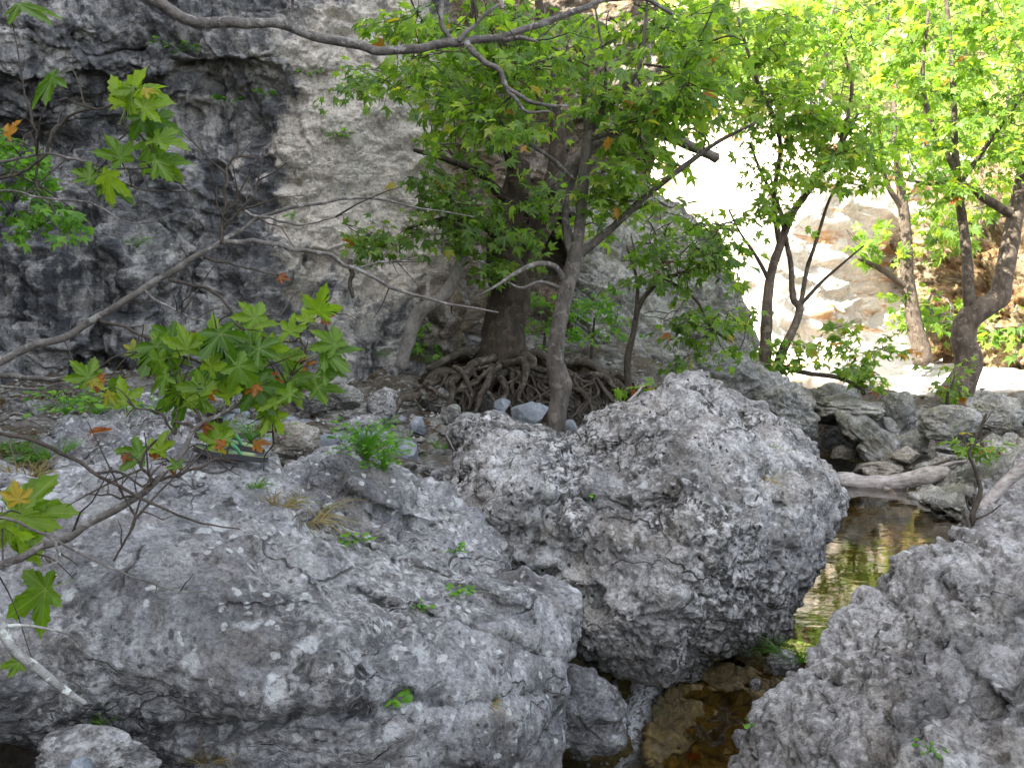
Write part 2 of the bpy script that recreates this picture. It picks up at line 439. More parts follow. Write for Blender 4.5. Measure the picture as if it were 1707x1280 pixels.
def water_mat(name, wave=1.0, foam=0.0, refl=1.35):
    g = G(name)
    pos = g.geo.outputs['Position']
    nt = g.nt
    nz = g.noise(3.5, 3, 0.5, 0.3, g.scale((1.0, 2.2, 1.0), pos))
    n2 = g.noise(16, 3, 0.5, 0.2, g.scale((1.0, 1.6, 1.0), pos))
    nb = g.bump(g.math('ADD', nz, g.math('MULTIPLY', n2, 0.12)), 0.10 * wave, 0.02)
    gl = g.node('ShaderNodeBsdfGlossy', {'Color': (1, 1, 1), 'Roughness': 0.015, 'Normal': nb})
    tr = g.node('ShaderNodeBsdfTransparent', {'Color': (0.66, 0.58, 0.36)})
    fr = g.node('ShaderNodeFresnel', {'IOR': 1.33, 'Normal': nb}).outputs[0]
    fr = g.math('ADD', g.math('MULTIPLY', fr, refl), 0.02, True)
    mx = g.node('ShaderNodeMixShader', {0: fr, 1: tr.outputs[0], 2: gl.outputs[0]})
    last = mx.outputs[0]
    if foam > 0:
        fl = g.node('ShaderNodeCombineXYZ', {0: g.math('MULTIPLY', g.attr('fw'), 2.6), 1: g.math('MULTIPLY', g.attr('fs'), 1.1), 2: 0.0}).outputs[0]
        fo = g.noise(6, 8, 0.72, 1.2, fl)
        am = g.math('MULTIPLY', g.ramp(fo, [(0.38, 0.0), (0.54, 1.0)]), g.attr('foam'))
        am = g.math('MULTIPLY', am, foam, True)
        df = g.node('ShaderNodeBsdfDiffuse', {'Color': (0.9, 0.92, 0.94)})
        last = g.node('ShaderNodeMixShader', {0: am, 1: last, 2: df.outputs[0]}).outputs[0]
    nt.links.new(last, g.out.inputs['Surface'])
    nt.nodes.remove(g.bsdf)
    return g.m
M['water'] = water_mat('pool_water')
M['cascade'] = water_mat('running_water', 3.0, 1.0, 0.6)
M['wet_rock'] = rock_mat('wet_mossy_rock', dark=(0.06, 0.045, 0.014), mid=(0.18, 0.13, 0.042), light=(0.32, 0.24, 0.11), tint=(0.16, 0.10, 0.028), tint_amt=0.6, white=0.1, black=0.5, fleck=0.15, moss=0.8, bump=0.8)
M['wet_rock'].node_tree.nodes['Principled BSDF'].inputs['Specular IOR Level'].default_value = 0.6

# ------------------------------------------------------------------ ground
GP = np.array([
 (-2.5,4,1.0),(-1.6,5,.98),(-2.5,6.5,.97),(-1,6,.9),(-4,7.5,1.05),(-3,8.6,1.1),(-5.5,8,1.2),(-7,9,1.3),(-1.5,8.5,1.05),(-4.5,5,1.05),(-7,5,1.3),
 (0,9.0,1.15),(.9,9.2,1.1),(1.5,9.5,1.0),(.3,6.6,.70),(.2,7.4,.72),(0,7.9,.75),(.9,7.9,.68),(-.6,5.2,.78),(-.9,7,.85),(1.3,8.6,.8),
 (.8,4.6,-.35),(-1.2,2.8,.3),(-.5,3.6,.2),(-.3,4.6,.45),(.2,4.2,-.3),(0,0,.3),(0,1.5,.2),(-2,1,.6),(2,1,.1),(-1.2,2.0,.62),(-.5,2.6,.3),(-2.6,2.4,.8),
 (.6,3.7,-.5),(1.0,4.0,-.32),(1.3,4.55,-.09),(1.5,5.2,-.3),(2.2,6,-.4),(2.6,7,-.4),(3.2,8.5,-.3),(3.5,9.6,-.2),(3.2,10.3,-.15),(3.6,10.4,-.1),(3.7,11.0,.0),
 (1.2,6.2,.15),(1.6,7.3,.2),(2.3,8.8,.2),(2.5,3.5,-.1),(3.5,5,.2),(4,6.3,.1),(4.3,7.5,.1),(4.3,8.6,.1),(5.2,8,.45),(5,9.4,.25),(5.8,9.8,.4),(6.5,8,.9),
 (4,11.2,.5),(6,11.6,.55),(4,14,.2),(6,14.5,.4),(8,14,.6),(9,17,.72),(7,18,.62),(4,18,.2),(3,22,.6),(8,22,.8),(12,20,1.2),
 (2,9.3,.85),(1.9,10.2,1.05),(2.6,11,.7),(-10,0,1.6),(-10,12,2),(-2,12,1.6),(1,12,1.4),(0,18,1.5),(0,28,4),(20,28,5),(16,14,2),(16,4,2.4),(10,6,1.6),(8,0,1.4),(0,-10,.3),(-10,-10,1.5),(12,-10,1.6)])
_gt = tps(GP[:, :2], GP[:, 2], 0.02)
def gz(x, y):
    q = np.stack([np.ravel(x), np.ravel(y)], 1)
    r = np.hypot(q[:, 0] - 2, q[:, 1] - 8)
    k = sstep(16, 30, r)
    base = _gt(np.clip(q, -32, 40)) * (1 - k) + (2.0 + 0.03 * r) * k
    p3 = np.column_stack([q, np.zeros(len(q))])
    return base + 0.10 * fbm(p3 * 1.3, 4, seed=3) * (1 - 0.5 * k) + 0.035 * fbm(p3 * 6, 3, seed=4)

def axis(parts):
    out = []
    for a, b, n in parts: out.append(np.linspace(a, b, n, endpoint=False))
    return np.concatenate(out + [[parts[-1][1]]])
gx = axis([(-120, -20, 10), (-20, -6, 40), (-6, 8, 330), (8, 20, 60), (20, 120, 10)])
gy = axis([(-120, -10, 10), (-10, 1.5, 40), (1.5, 12, 260), (12, 26, 90), (26, 150, 14)])
XX, YY = np.meshgrid(gx, gy, indexing='ij')
ZZ = gz(XX, YY).reshape(XX.shape)
ii = np.arange(XX.size).reshape(XX.shape)
def gridfaces(ii): return np.stack([ii[:-1, :-1], ii[1:, :-1], ii[1:, 1:], ii[:-1, 1:]], -1).reshape(-1, 4)
ground = mesh_obj('ground', np.stack([XX, YY, ZZ], -1).reshape(-1, 3), gridfaces(ii), M['ground'])
tag(ground, 'grey gravel, soil and stony stream bed of the gorge floor', kind='structure')

# ------------------------------------------------------------------ cliffs
def sheet(name, pxs, pys, ctrl, mat, disp, label, attrs=None, extra=None):
    A, B = np.meshgrid(pxs, pys, indexing='ij')
    c = np.array(ctrl, float)
    D = tps(c[:, :2] / 500.0, c[:, 2], 0.001)(np.stack([A.ravel(), B.ravel()], 1) / 500.0)
    if extra is not None: D = D + extra(A.ravel(), B.ravel())
    v = P(A.ravel(), B.ravel(), D)
    f = gridfaces(np.arange(A.size).reshape(A.shape))
    n = normals(v, f)
    n *= np.sign((n * (CAM - v)).sum(1))[:, None]
    v = v + n * disp(v, A.ravel(), B.ravel())[:, None]
    at = attrs(A.ravel(), B.ravel()) if attrs else None
    o = mesh_obj(name, v, f[:, ::-1], mat, attrs=at)
    tag(o, label, kind='structure')
    return o

def gauss(A, B, x, y, rx, ry, amp): return amp * np.exp(-((A - x) / rx) ** 2 - ((B - y) / ry) ** 2)

def cliff_extra(A, B):
    e = gauss(A, B, 60, 40, 150, 70, -0.35) + gauss(A, B, 230, 190, 110, 45, 0.3) + gauss(A, B, 60, 230, 110, 60, 0.2)
    e += gauss(A, B, 420, 90, 110, 40, -0.25) + gauss(A, B, 215, 470, 38, 75, -0.45) + gauss(A, B, 110, 560, 45, 100, -0.3)
    e += gauss(A, B, 150, 640, 120, 40, 0.4) + gauss(A, B, 330, 480, 60, 90, 0.25) + gauss(A, B, 430, 520, 60, 90, -0.25) + gauss(A, B, 560, 280, 110, 130, -0.2)
    # vertical corner where the pale wall ends, and the hollow behind the tree
    edge = 702 + 14 * np.sin(B / 55.0) + np.maximum(B - 430, 0) * 0.35
    e += 1.7 * sstep(0, 60, A - edge)
    e += gauss(A, B, 890, 430, 60, 70, 0.9) + gauss(A, B, 760, 540, 35, 60, -0.9) + gauss(A, B, 620, 560, 70, 60, -0.3)
    return e

def cliff_disp(v, A, B):
    beige = np.exp(-((A - 610) / 110) ** 2 - ((B - 260) / 190) ** 2)
    rough = 1 - 0.85 * np.clip(beige * 1.5, 0, 1)
    tilt = v.copy(); tilt[:, 2] += 0.22 * v[:, 0]
    q = tilt * np.array((0.55, 0.55, 5.2))
    wv = v + 0.16 * np.stack([fbm(v * 1.6, 3, seed=s) for s in (51, 52, 53)], 1)
    f1, f2, cid = worley(wv * np.array((1.25, 1.25, 1.9)) + 3, 7)
    g1, g2, cid2 = worley(wv * np.array((3.2, 3.2, 6.5)) + 9, 8)
    d = 0.30 * fbm(v * 0.55, 4, seed=21) + rough * (0.17 * (cid - 0.5) * sstep(0.0, 0.07, f2 - f1) + 0.10 * (cid2 - 0.5) * sstep(0.0, 0.15, g2 - g1))
    h1, h2, cid3 = worley(wv * np.array((1.9, 1.9, 0.55)) + 4, 9)
    d += rough * 0.20 * (cid3 - 0.5) * sstep(0.0, 0.08, h2 - h1)
    lm = 0.2 + 0.6 * sstep(-0.1, 0.25, fbm(v * 0.7 + 3, 3, seed=35))
    d += rough * lm * (0.055 * ridged(q, 4, seed=31) + 0.035 * fbm(q * 2.3, 3, seed=33)) + 0.075 * fbm(v * 4, 6, gain=0.62, seed=41) * (0.45 + 0.55 * rough)
    return d * 1.15

def cliff_attrs(A, B):
    beige = 1.25 * np.exp(-((A - 610) / 150.0) ** 2 - ((B - 260) / 240.0) ** 4)
    beige = np.maximum(beige, 0.65 * np.exp(-((A - 640) / 170.0) ** 2 - ((B - 20) / 120.0) ** 4))
    ochre = sstep(690, 760, A)
    wet = 1.0 - 0.9 * beige - 0.75 * ochre
    wet *= 1 - 0.45 * np.exp(-((A - 330) / 170.0) ** 2 - ((B - 30) / 110.0) ** 2)
    wet *= 1 - 0.55 * np.exp(-((A - 460) / 85.0) ** 2)
    return {'beige': beige, 'ochre': ochre, 'wet': np.clip(wet, 0, 1)}

cpx = axis([(-620, -30, 60), (-30, 730, 400), (730, 1090, 130)])
cpy = axis([(-640, -20, 70), (-20, 720, 370), (720, 800, 10)])
CC = []
for x, d in ((-620, 7.6), (-300, 8.4), (0, 8.9), (200, 9.1), (400, 9.2), (600, 9.4), (740, 9.6), (900, 9.9), (1090, 10.6)):
    for y, dd in ((-640, 1.6), (-300, 0.7), (0, 0.0), (250, 0.1), (450, 0.0), (600, -0.35), (680, -0.8), (800, -1.6)):
        CC.append((x, y, d + dd * (1.0 if x < 700 or y > 0 else 2.6)))
cliff = sheet('cliff', cpx, cpy, CC, M['cliff'], cliff_disp, 'dark streaked layered cliff with a smooth beige face', cliff_attrs, cliff_extra)

def wall(name, line, heights, ns, nz, mat, label, lean=0.12):
    """tall unseen wall along a plan line, added to shade the gorge floor"""
    line = np.array(line, float); s = np.linspace(0, len(line) - 1, ns)
    k = np.arange(len(line))
    px = np.interp(s, k, line[:, 0]); py = np.interp(s, k, line[:, 1]); hh = np.interp(s, k, heights)
    tx, ty = np.gradient(px), np.gradient(py)
    ln = np.hypot(tx, ty); nx, ny = ty / ln, -tx / ln
    t = np.linspace(0, 1, nz)
    zz = -0.5 + (hh[:, None] + 0.5) * t[None]
    X = px[:, None] - nx[:, None] * lean * zz; Y = py[:, None] - ny[:, None] * lean * zz
    v = np.stack([X, Y, zz], -1).reshape(-1, 3)
    d = 1.1 * fbm(v * 0.22, 5, seed=61) + 0.25 * ridged(v * np.array((0.4, 0.4, 2.2)), 4, seed=63)
    v += np.stack([np.repeat(nx, nz), np.repeat(ny, nz), np.zeros(ns * nz)], 1) * d[:, None]
    o = mesh_obj(name, v, gridfaces(np.arange(ns * nz).reshape(ns, nz)), mat, attrs={'wet': np.full(ns * nz, 0.6)})
    return tag(o, label, kind='structure')

side = wall('unseen_shade_wall', [(-7, -22), (-9.5, -14), (-9.2, -7), (-8.8, -2), (-8.6, 2), (-8.0, 5.2), (-6.6, 8.6), (-3.4, 10.8)],
            [24, 24, 24, 23, 22, 17, 11, 6.5], 150, 90, M['cliff'], 'unseen high grey rock wall added to shade the stream bed')  # added out of view; heights shaped to block the sun

# sunlit cliff upstream and the scrubby hillside over it
def far_disp(v, A, B):
    q = v.copy(); q[:, 2] += 0.35 * v[:, 0]
    f1, f2, cid = worley(v * np.array((0.5, 0.5, 1.0)), 17)
    return 0.8 * fbm(v * 0.25, 4, seed=71) + 0.22 * ridged(q * np.array((0.3, 0.3, 2.0)), 4, seed=72) + 0.2 * (cid - 0.5) * sstep(0, 0.15, f2 - f1) + 0.1 * fbm(v * 3, 3, seed=73)
FCtrl = []
for x in (850, 1100, 1300, 1500, 1700, 2100):
    k = (x - 850) / 1250.0
    for y, d in ((640, 19.5), (560, 20.5), (400, 22.0), (260, 24.0), (180, 26.5)):
        FCtrl.append((x, y, d - 2.5 * k + (2.0 if x > 1450 and y < 600 else 0)))
def far_extra(A, B): return gauss(A, B, 1485, 460, 52, 85, 5.0) + gauss(A, B, 1390, 560, 60, 25, 0.8)
far = sheet('far_cliff', np.linspace(850, 2100, 280), np.linspace(150, 650, 170), FCtrl, M['sunny'], far_disp, 'pale sunlit cliff with orange stained ledges', None, far_extra)

def hill_disp(v, A, B): return 1.2 * fbm(v * 0.2, 5, seed=81) + 0.25 * fbm(v * 1.2, 4, seed=82)
HC = []
for x in (300, 850, 1100, 1400, 1700, 2100):
    for y, d in ((260, 25.0), (120, 28.0), (0, 32), (-200, 40), (-500, 52)):
        HC.append((x, y, d))
hill = sheet('hillside', np.linspace(300, 2100, 130), np.linspace(-420, 270, 80), HC, M['hill'], hill_disp, 'bright scrub covered hillside above the sunlit cliff')

# ------------------------------------------------------------------ water
def water_sheet(name, x0, x1, y0, y1, z, n, mat, label):
    xs, ys = np.linspace(x0, x1, n), np.linspace(y0, y1, n)
    A, B = np.meshgrid(xs, ys, indexing='ij')
    v = np.stack([A, B, np.full_like(A, z)], -1).reshape(-1, 3)
    return tag(mesh_obj(name, v, gridfaces(np.arange(n * n).reshape(n, n)), mat), label, kind='structure')
water_sheet('pool', 1.05, 6.2, 4.62, 10.9, 0.0, 20, M['water'], 'still brown green pool mirroring the sunlit cliff')
water_sheet('upper_pool', 1.5, 14.0, 11.6, 21.5, 0.48, 20, M['water'], 'bright shallow water upstream behind the stone dam')

def cascade():
    # runs from the lip of the pool down to the gap under the small boulder
    ns, nw = 90, 50
    s = np.linspace(0, 1, ns); w = np.linspace(-1, 1, nw)
    k = [0, 0.18, 0.4, 0.7, 1.0]
    cx = np.interp(s, k, [1.55, 1.32, 1.06, 0.80, 0.62]); cy = np.interp(s, k, [4.85, 4.62, 4.30, 4.02, 3.45])
    cz = np.interp(s, k, [0.006, -0.01, -0.14, -0.33, -0.42]); hw = np.interp(s, k, [0.65, 0.62, 0.55, 0.5, 0.6])
    tx, ty = np.gradient(cx), np.gradient(cy); l = np.hypot(tx, ty)
    nx, ny = ty / l, -tx / l
    X = cx[:, None] + nx[:, None] * hw[:, None] * w; Y = cy[:, None] + ny[:, None] * hw[:, None] * w
    Z = np.repeat(cz[:, None], nw, 1) - 0.09 * (w)[None] * sstep(0.2, 0.6, s)[:, None]
    v = np.stack([X, Y, Z], -1).reshape(-1, 3)
    v[:, 2] += (0.03 * fbm(v * np.array((7, 5, 3)), 4, seed=91)) * np.repeat(sstep(0.08, 0.3, s), nw)
    foam = ((sstep(0.30, 0.45, s) * (1 - 0.5 * sstep(0.8, 1.0, s)))[:, None] * np.exp(-((w[None] - 0.80) / 0.17) ** 2)).ravel()
    o = mesh_obj('stream', v, gridfaces(np.arange(ns * nw).reshape(ns, nw)), M['cascade'], attrs={'foam': foam, 'fw': np.tile(w, ns), 'fs': np.repeat(s, nw) * 6})
    tag(o, 'small clear cascade running over brown mossy bed between boulders', kind='structure')
cascade()

# ------------------------------------------------------------------ boulders
def rock_noise(v, seed, big=0.10, strata=0.05, lump=0.03, sdir=(0.25, 0.1, 1.0), block=0.06, fine=0.02, pits=0.02, sfreq=3.0, bfreq=2.6, size=1.0):
    n = np.array(sdir, float); n /= np.linalg.norm(n)
    q = v / size
    h = q @ n
    qs = q * 0.9 + np.outer(h, n) * (sfreq * 1.6)
    w = q + 0.16 * np.stack([fbm(q * 2.2, 3, seed=seed + 50 + s) for s in range(3)], 1)
    f1, f2, cid = worley(w * bfreq + np.outer(h, n) * bfreq * 0.6 + seed, seed)
    d = big * fbm(q * 1.1 + seed, 4, seed=seed)
    d += strata * (ridged(qs, 4, seed=seed + 5))
    d += block * (cid - 0.5) * sstep(0.0, 0.2, f2 - f1) - 0.35 * block * (1 - sstep(0, 0.07, f2 - f1))
    d += lump * (np.abs(fbm(w * 2.6 + 4, 4, seed=seed + 21)) * 2.2 - 0.5)
    d += fine * fbm(q * 9, 4, gain=0.6, seed=seed + 9)
    if pits:
        pn = fbm(q * 13 + 5, 3, seed=seed + 12)
        d -= pits * sstep(0.12, 0.45, pn)
        pm = sstep(0.0, 0.3, fbm(q * 1.7 + 8, 2, seed=seed + 13))
        d -= pits * 1.4 * pm * sstep(0.1, 0.4, fbm(q * 6.0 + 2, 3, seed=seed + 14))
    return d * size

def boulder(name, outline, ctrl, bf, bb, n, mat, seed, label, cat='boulder', group=None, center=None, feats=(), grooves=(), wpow=0.8, **nz):
    ol = np.array(outline, float)
    c = np.array(center, float) if center else ol.mean(0)
    ang = np.arctan2(-(ol[:, 1] - c[1]), ol[:, 0] - c[0]); rad = np.hypot(ol[:, 0] - c[0], ol[:, 1] - c[1])
    o_ = np.argsort(ang); ang, rad = ang[o_], rad[o_]
    ang = np.concatenate([ang - 2 * math.pi, ang, ang + 2 * math.pi]); rad = np.tile(rad, 3)
    u, f = cs(n)
    th = np.arctan2(u[:, 1], u[:, 0]); s = np.hypot(u[:, 0], u[:, 1]); w = u[:, 2]
    fine_t = np.linspace(-math.pi, math.pi, 721)
    fr = np.interp(fine_t, ang, rad)
    ker = np.array((1, 2, 3, 2, 1.0)); ker /= ker.sum()
    fr = np.convolve(np.concatenate([fr[-5:-1], fr, fr[1:5]]), ker, 'same')[4:-4]
    r = np.interp(th, fine_t, fr)
    s2 = s ** 0.92
    px = c[0] + r * s2 * np.cos(th); py = c[1] - r * s2 * np.sin(th)
    ct = np.array(ctrl, float)
    D = tps(ct[:, :2] / 300.0, ct[:, 2], 0.002)(np.stack([px, py], 1) / 300.0) if len(ct) > 2 else np.full(len(px), ct[0, 2])
    front = np.maximum(w, 0) ** wpow; back = np.maximum(-w, 0) ** wpow
    D = D - bf * front + bb * back
    fm = sstep(0.0, 0.3, w)
    for (x, y, rr, amp) in feats:
        D -= fm * amp * np.exp(-((px - x) ** 2 + (py - y) ** 2) / rr ** 2)
    for (line, width, amp) in grooves:
        ln = np.array(line, float); dist = np.full(len(px), 1e9)
        wob = 10 * gnoise(np.stack([px, py, px * 0], 1) / 40.0, seed)
        for a, b in zip(ln[:-1], ln[1:]):
            ab = b - a; t = np.clip(((px - a[0]) * ab[0] + (py - a[1]) * ab[1]) / (ab @ ab), 0, 1)
            dist = np.minimum(dist, np.hypot(px - a[0] - t * ab[0], py - a[1] - t * ab[1]))
        D += fm * amp * np.exp(-((dist + wob) / width) ** 2)
    v = P(px, py, D)
    nn = normals(v, f)
    if ((v - v.mean(0)) * nn).sum() < 0: nn = -nn; f = f[:, ::-1]
    v = v + nn * rock_noise(v, seed, **nz)[:, None]
    loc = v.mean(0); loc[2] = v[:, 2].min()
    o = mesh_obj(name, v, f, mat, loc=loc)
    return tag(o, label, cat, group)

# big slab in the left foreground
boulder('boulder', [(-260, 800), (60, 800), (150, 772), (250, 742), (330, 736), (425, 748), (475, 792), (540, 868), (640, 922), (750, 960), (860, 968), (930, 985), (955, 1020), (945, 1090), (920, 1130), (908, 1200), (908, 1300), (890, 1450), (600, 1500), (330, 1420), (200, 1320), (60, 1255), (-60, 1220), (-250, 1180)],
        [(-200, 830, 2.9), (100, 820, 3.1), (330, 775, 3.35), (440, 790, 3.4), (600, 910, 3.3), (800, 970, 3.35), (930, 1010, 3.5), (900, 1250, 3.2), (600, 1150, 2.72), (350, 1000, 2.75), (200, 1150, 2.6), (-150, 1050, 2.45), (600, 1400, 2.9), (200, 1280, 2.75)],
        0.16, 1.5, 150, M['slab'], 101, 'broad pale grey slab boulder with lichen rosettes, sandals lying on it', center=(400, 1060),
        feats=[(850, 1010, 70, 0.10), (560, 1060, 90, 0.06), (800, 1150, 110, 0.08), (840, 1225, 70, 0.1)],
        grooves=[([(520, 880), (640, 930), (760, 975), (880, 1040)], 16, 0.09), ([(590, 985), (640, 1010), (670, 1040), (640, 1085), (600, 1120)], 9, 0.05), ([(660, 1010), (760, 1040), (840, 1070), (920, 1100)], 8, 0.05), ([(560, 1190), (680, 1165), (760, 1180), (900, 1150)], 13, 0.07), ([(300, 1225), (480, 1190), (600, 1180)], 14, 0.06)],
        big=0.07, strata=0.02, block=0.018, bfreq=2.2, lump=0.014, fine=0.016, pits=0.010, sdir=(0.35, -0.5, 0.8), wpow=0.7)
# the block lying on the far edge of that slab
boulder('boulder', [(455, 800), (490, 770), (530, 755), (600, 752), (640, 775), (700, 800), (760, 835), (800, 850), (832, 890), (852, 935), (835, 972), (775, 970), (700, 945), (640, 925), (580, 890), (520, 850), (470, 825)],
        [(455, 800, 3.75), (600, 760, 4.1), (800, 860, 4.2), (640, 920, 3.6), (780, 950, 3.75), (540, 850, 3.6)],
        0.17, 0.7, 100, M['slab'], 140, 'narrow pale block with black lichen specks wedged along the sandal slab', center=(650, 850),
        grooves=[([(480, 808), (560, 815), (620, 850), (720, 875)], 10, 0.06)],
        big=0.06, strata=0.05, block=0.05, fine=0.016, pits=0.012, sdir=(0.5, -0.3, 0.8))
# rounded knob where the slab meets the great boulder
boulder('boulder', [(820, 960), (860, 955), (925, 975), (962, 1010), (960, 1070), (935, 1110), (900, 1120), (880, 1080), (830, 1010)],
        [(890, 1030, 3.75)], 0.22, 0.5, 60, M['slab'], 150, 'smooth rounded grey knob of rock between slab and great boulder', big=0.06, strata=0.03, block=0.02, fine=0.012, pits=0.01)
# great boulder
boulder('boulder', [(752, 760), (756, 715), (770, 688), (810, 684), (860, 698), (905, 716), (940, 732), (965, 730), (1000, 706), (1050, 688), (1100, 662), (1125, 642), (1160, 638), (1200, 648), (1250, 668), (1290, 690), (1330, 720), (1365, 760), (1395, 790), (1412, 830), (1402, 880), (1385, 920), (1365, 960), (1340, 1000), (1310, 1050), (1265, 1076), (1215, 1080), (1185, 1095), (1140, 1135), (1080, 1147), (1010, 1128), (955, 1100), (900, 1065), (840, 1010), (785, 940), (752, 870), (748, 810)],
        [(760, 760, 5.0), (800, 700, 5.2), (940, 735, 5.3), (1150, 645, 5.5), (1330, 730, 5.4), (1400, 850, 5.2), (1300, 1050, 4.75), (1080, 1140, 4.38), (900, 1000, 4.62), (1050, 900, 4.62), (1200, 850, 4.7), (900, 800, 4.72)],
        0.48, 0.75, 170, M['boulder'], 203, 'great rounded grey boulder with pitted face beside the pool', center=(1085, 890),
        feats=[(1130, 760, 110, 0.12), (850, 780, 80, 0.08), (1200, 980, 120, 0.10), (1020, 1060, 110, 0.16), (1330, 840, 60, 0.06), (900, 900, 40, -0.12), (960, 930, 35, -0.1)],
        grooves=[([(960, 740), (1010, 760), (1080, 740), (1150, 715), (1230, 700)], 14, 0.13), ([(880, 850), (960, 830), (1050, 850), (1120, 840)], 16, 0.10), ([(1060, 680), (1110, 700), (1200, 690)], 8, 0.06), ([(1050, 850), (1130, 900), (1180, 960)], 18, 0.05), ([(1265, 790), (1270, 830), (1300, 850)], 12, 0.08), ([(820, 950), (900, 960), (980, 1010)], 16, 0.08)],
        big=0.085, strata=0.022, block=0.035, lump=0.028, fine=0.022, pits=0.030, sdir=(-0.45, -0.3, 0.8), sfreq=1.6, bfreq=2.3)
# right foreground boulder
boulder('boulder', [(1228, 1290), (1250, 1225), (1290, 1165), (1335, 1115), (1385, 1055), (1415, 1015), (1465, 985), (1488, 955), (1505, 930), (1550, 915), (1600, 903), (1650, 885), (1720, 868), (1850, 850), (2000, 1000), (2050, 1300), (1900, 1500), (1500, 1500), (1260, 1420)],
        [(1240, 1260, 3.5), (1390, 1050, 3.75), (1500, 935, 3.95), (1700, 880, 3.7), (1950, 1000, 3.3), (1500, 1250, 3.05), (1750, 1150, 2.95), (1300, 1400, 3.2), (1900, 1400, 2.7)],
        0.28, 1.1, 150, M['rough'], 307, 'rough knobbly grey boulder across the stream from the great boulder', center=(1620, 1180),
        grooves=[([(1470, 990), (1520, 1060), (1600, 1100), (1660, 1180)], 14, 0.06), ([(1340, 1130), (1420, 1150), (1500, 1220)], 12, 0.05), ([(1560, 930), (1580, 1000), (1680, 1050)], 12, 0.05)],
        big=0.09, strata=0.025, block=0.045, lump=0.03, fine=0.022, pits=0.022, sdir=(0.6, -0.3, 0.6), bfreq=2.6)
boulder('boulder', [(1590, 885), (1625, 850), (1665, 805), (1707, 770), (1780, 735), (1900, 740), (1950, 900), (1800, 960), (1640, 930)],
        [(1600, 885, 4.75), (1700, 780, 5.6), (1900, 800, 5.2), (1750, 900, 4.6)], 0.2, 0.8, 80, M['rough'], 331, 'sloping grey boulder with a bleached branch resting against it', center=(1760, 850),
        big=0.08, strata=0.05, block=0.05, fine=0.02, pits=0.01, sdir=(0.7, 0, 0.6))
boulder('boulder', [(905, 1150), (925, 1110), (960, 1100), (1000, 1120), (1035, 1165), (1052, 1205), (1035, 1245), (990, 1258), (940, 1245), (905, 1215)],
        [(980, 1180, 4.05)], 0.18, 0.3, 60, M['slab'], 345, 'small smooth boulder jammed under the great boulder beside the cascade', big=0.06, strata=0.03, block=0.02, fine=0.012, pits=0.006)

# brown bedrock under the running water
boulder('rock', [(1085, 1190), (1130, 1130), (1200, 1105), (1290, 1110), (1330, 1150), (1300, 1230), (1240, 1310), (1130, 1330), (1085, 1270)],
        [(1090, 1200, 4.45), (1200, 1110, 4.75), (1320, 1130, 4.55), (1250, 1290, 4.1), (1120, 1310, 4.3), (1200, 1200, 4.45)], 0.03, 0.4, 70, M['wet_rock'], 361, 'amber brown mossy bedrock washed by the cascade', 'rock', big=0.07, strata=0.05, block=0.06, fine=0.02, pits=0.01, sdir=(0.4, 0.5, 0.7), sfreq=4)
# ------------------------------------------------------------------ stones
def stone(px0, px1, py0, py1, d, mat='stone', seed=1, label='', cat='stone', group=None, rot=0.0, n=22, depth=0.8, cuts=7, name='stone', rough=1.0):
    """a broken stone filling the given photo box at distance d"""
    c = P((px0 + px1) / 2, (py0 + py1) / 2, d)
    hx = (px1 - px0) / 2 * d / F; hz = (py1 - py0) / 2 * d / F
    rs = np.random.default_rng(seed * 7 + 3)
    u, f = cs(n)
    v = np.sign(u) * np.abs(u) ** 0.85
    for _ in range(cuts):
        nn = rs.normal(size=3); nn /= np.linalg.norm(nn)
        lim = rs.uniform(0.42, 0.72) if mat == 'blue_stone' else rs.uniform(0.55, 0.85)
        over = np.maximum(v @ nn - lim, 0)
        v = v - np.outer(over * 0.97, nn)
    v = v / np.abs(v).max(0)
    v += 0.09 * rough * np.stack([fbm(u * 1.7 + seed, 3, seed=seed + k) for k in range(3)], 1)
    nrm = u / np.linalg.norm(u, axis=1, keepdims=True)
    v += nrm * (0.07 * rough * ridged(u * np.array((1.5, 1.5, 4)) + seed, 3, seed=seed + 6) + 0.05 * rough * fbm(u * 6 + seed, 3, seed=seed + 8))[:, None]
    v = v * np.array((hx, (hx + hz) * 0.5 * depth, hz)) * (1.0 if rot == 0 else 1.0)
    if rot:
        cr, sr = math.cos(rot), math.sin(rot)
        v = np.stack([v[:, 0] * cr - v[:, 2] * sr, v[:, 1], v[:, 0] * sr + v[:, 2] * cr], 1)
    loc = c + np.array((0, 0, v[:, 2].min()))
    o = mesh_obj(name, v + c, f, M[mat], loc=loc)
    return tag(o, label, cat, group)

# dam of stones at the head of the pool
stone(1120, 1262, 585, 700, 9.3, 'stone', 1, 'large craggy rock at the foot of the sapling with twin stems', 'rock', n=44, depth=1.2)
boulder('boulder', [(1195, 640), (1225, 612), (1262, 600), (1290, 625), (1335, 650), (1352, 675), (1350, 705), (1338, 740), (1335, 790), (1300, 800), (1240, 760), (1205, 700)], [(1290, 700, 9.6)], 0.5, 1.1, 70, M['stone'], 401, 'big leaning grey rock forming the mouth of a dark hollow', big=0.1, strata=0.06, block=0.07, fine=0.02, pits=0.01)
stone(1362, 1432, 636, 694, 10.6, 'stone', 3, 'rounded grey stone behind the hollow in the dam')
stone(1340, 1462, 652, 712, 10.3, 'stone', 4, 'pale capping stone lying over the dark hollow', depth=2.6, n=34)
stone(1450, 1535, 652, 745, 10.6, 'stone', 5, 'dark grey stone standing behind the slanting stone', n=30)
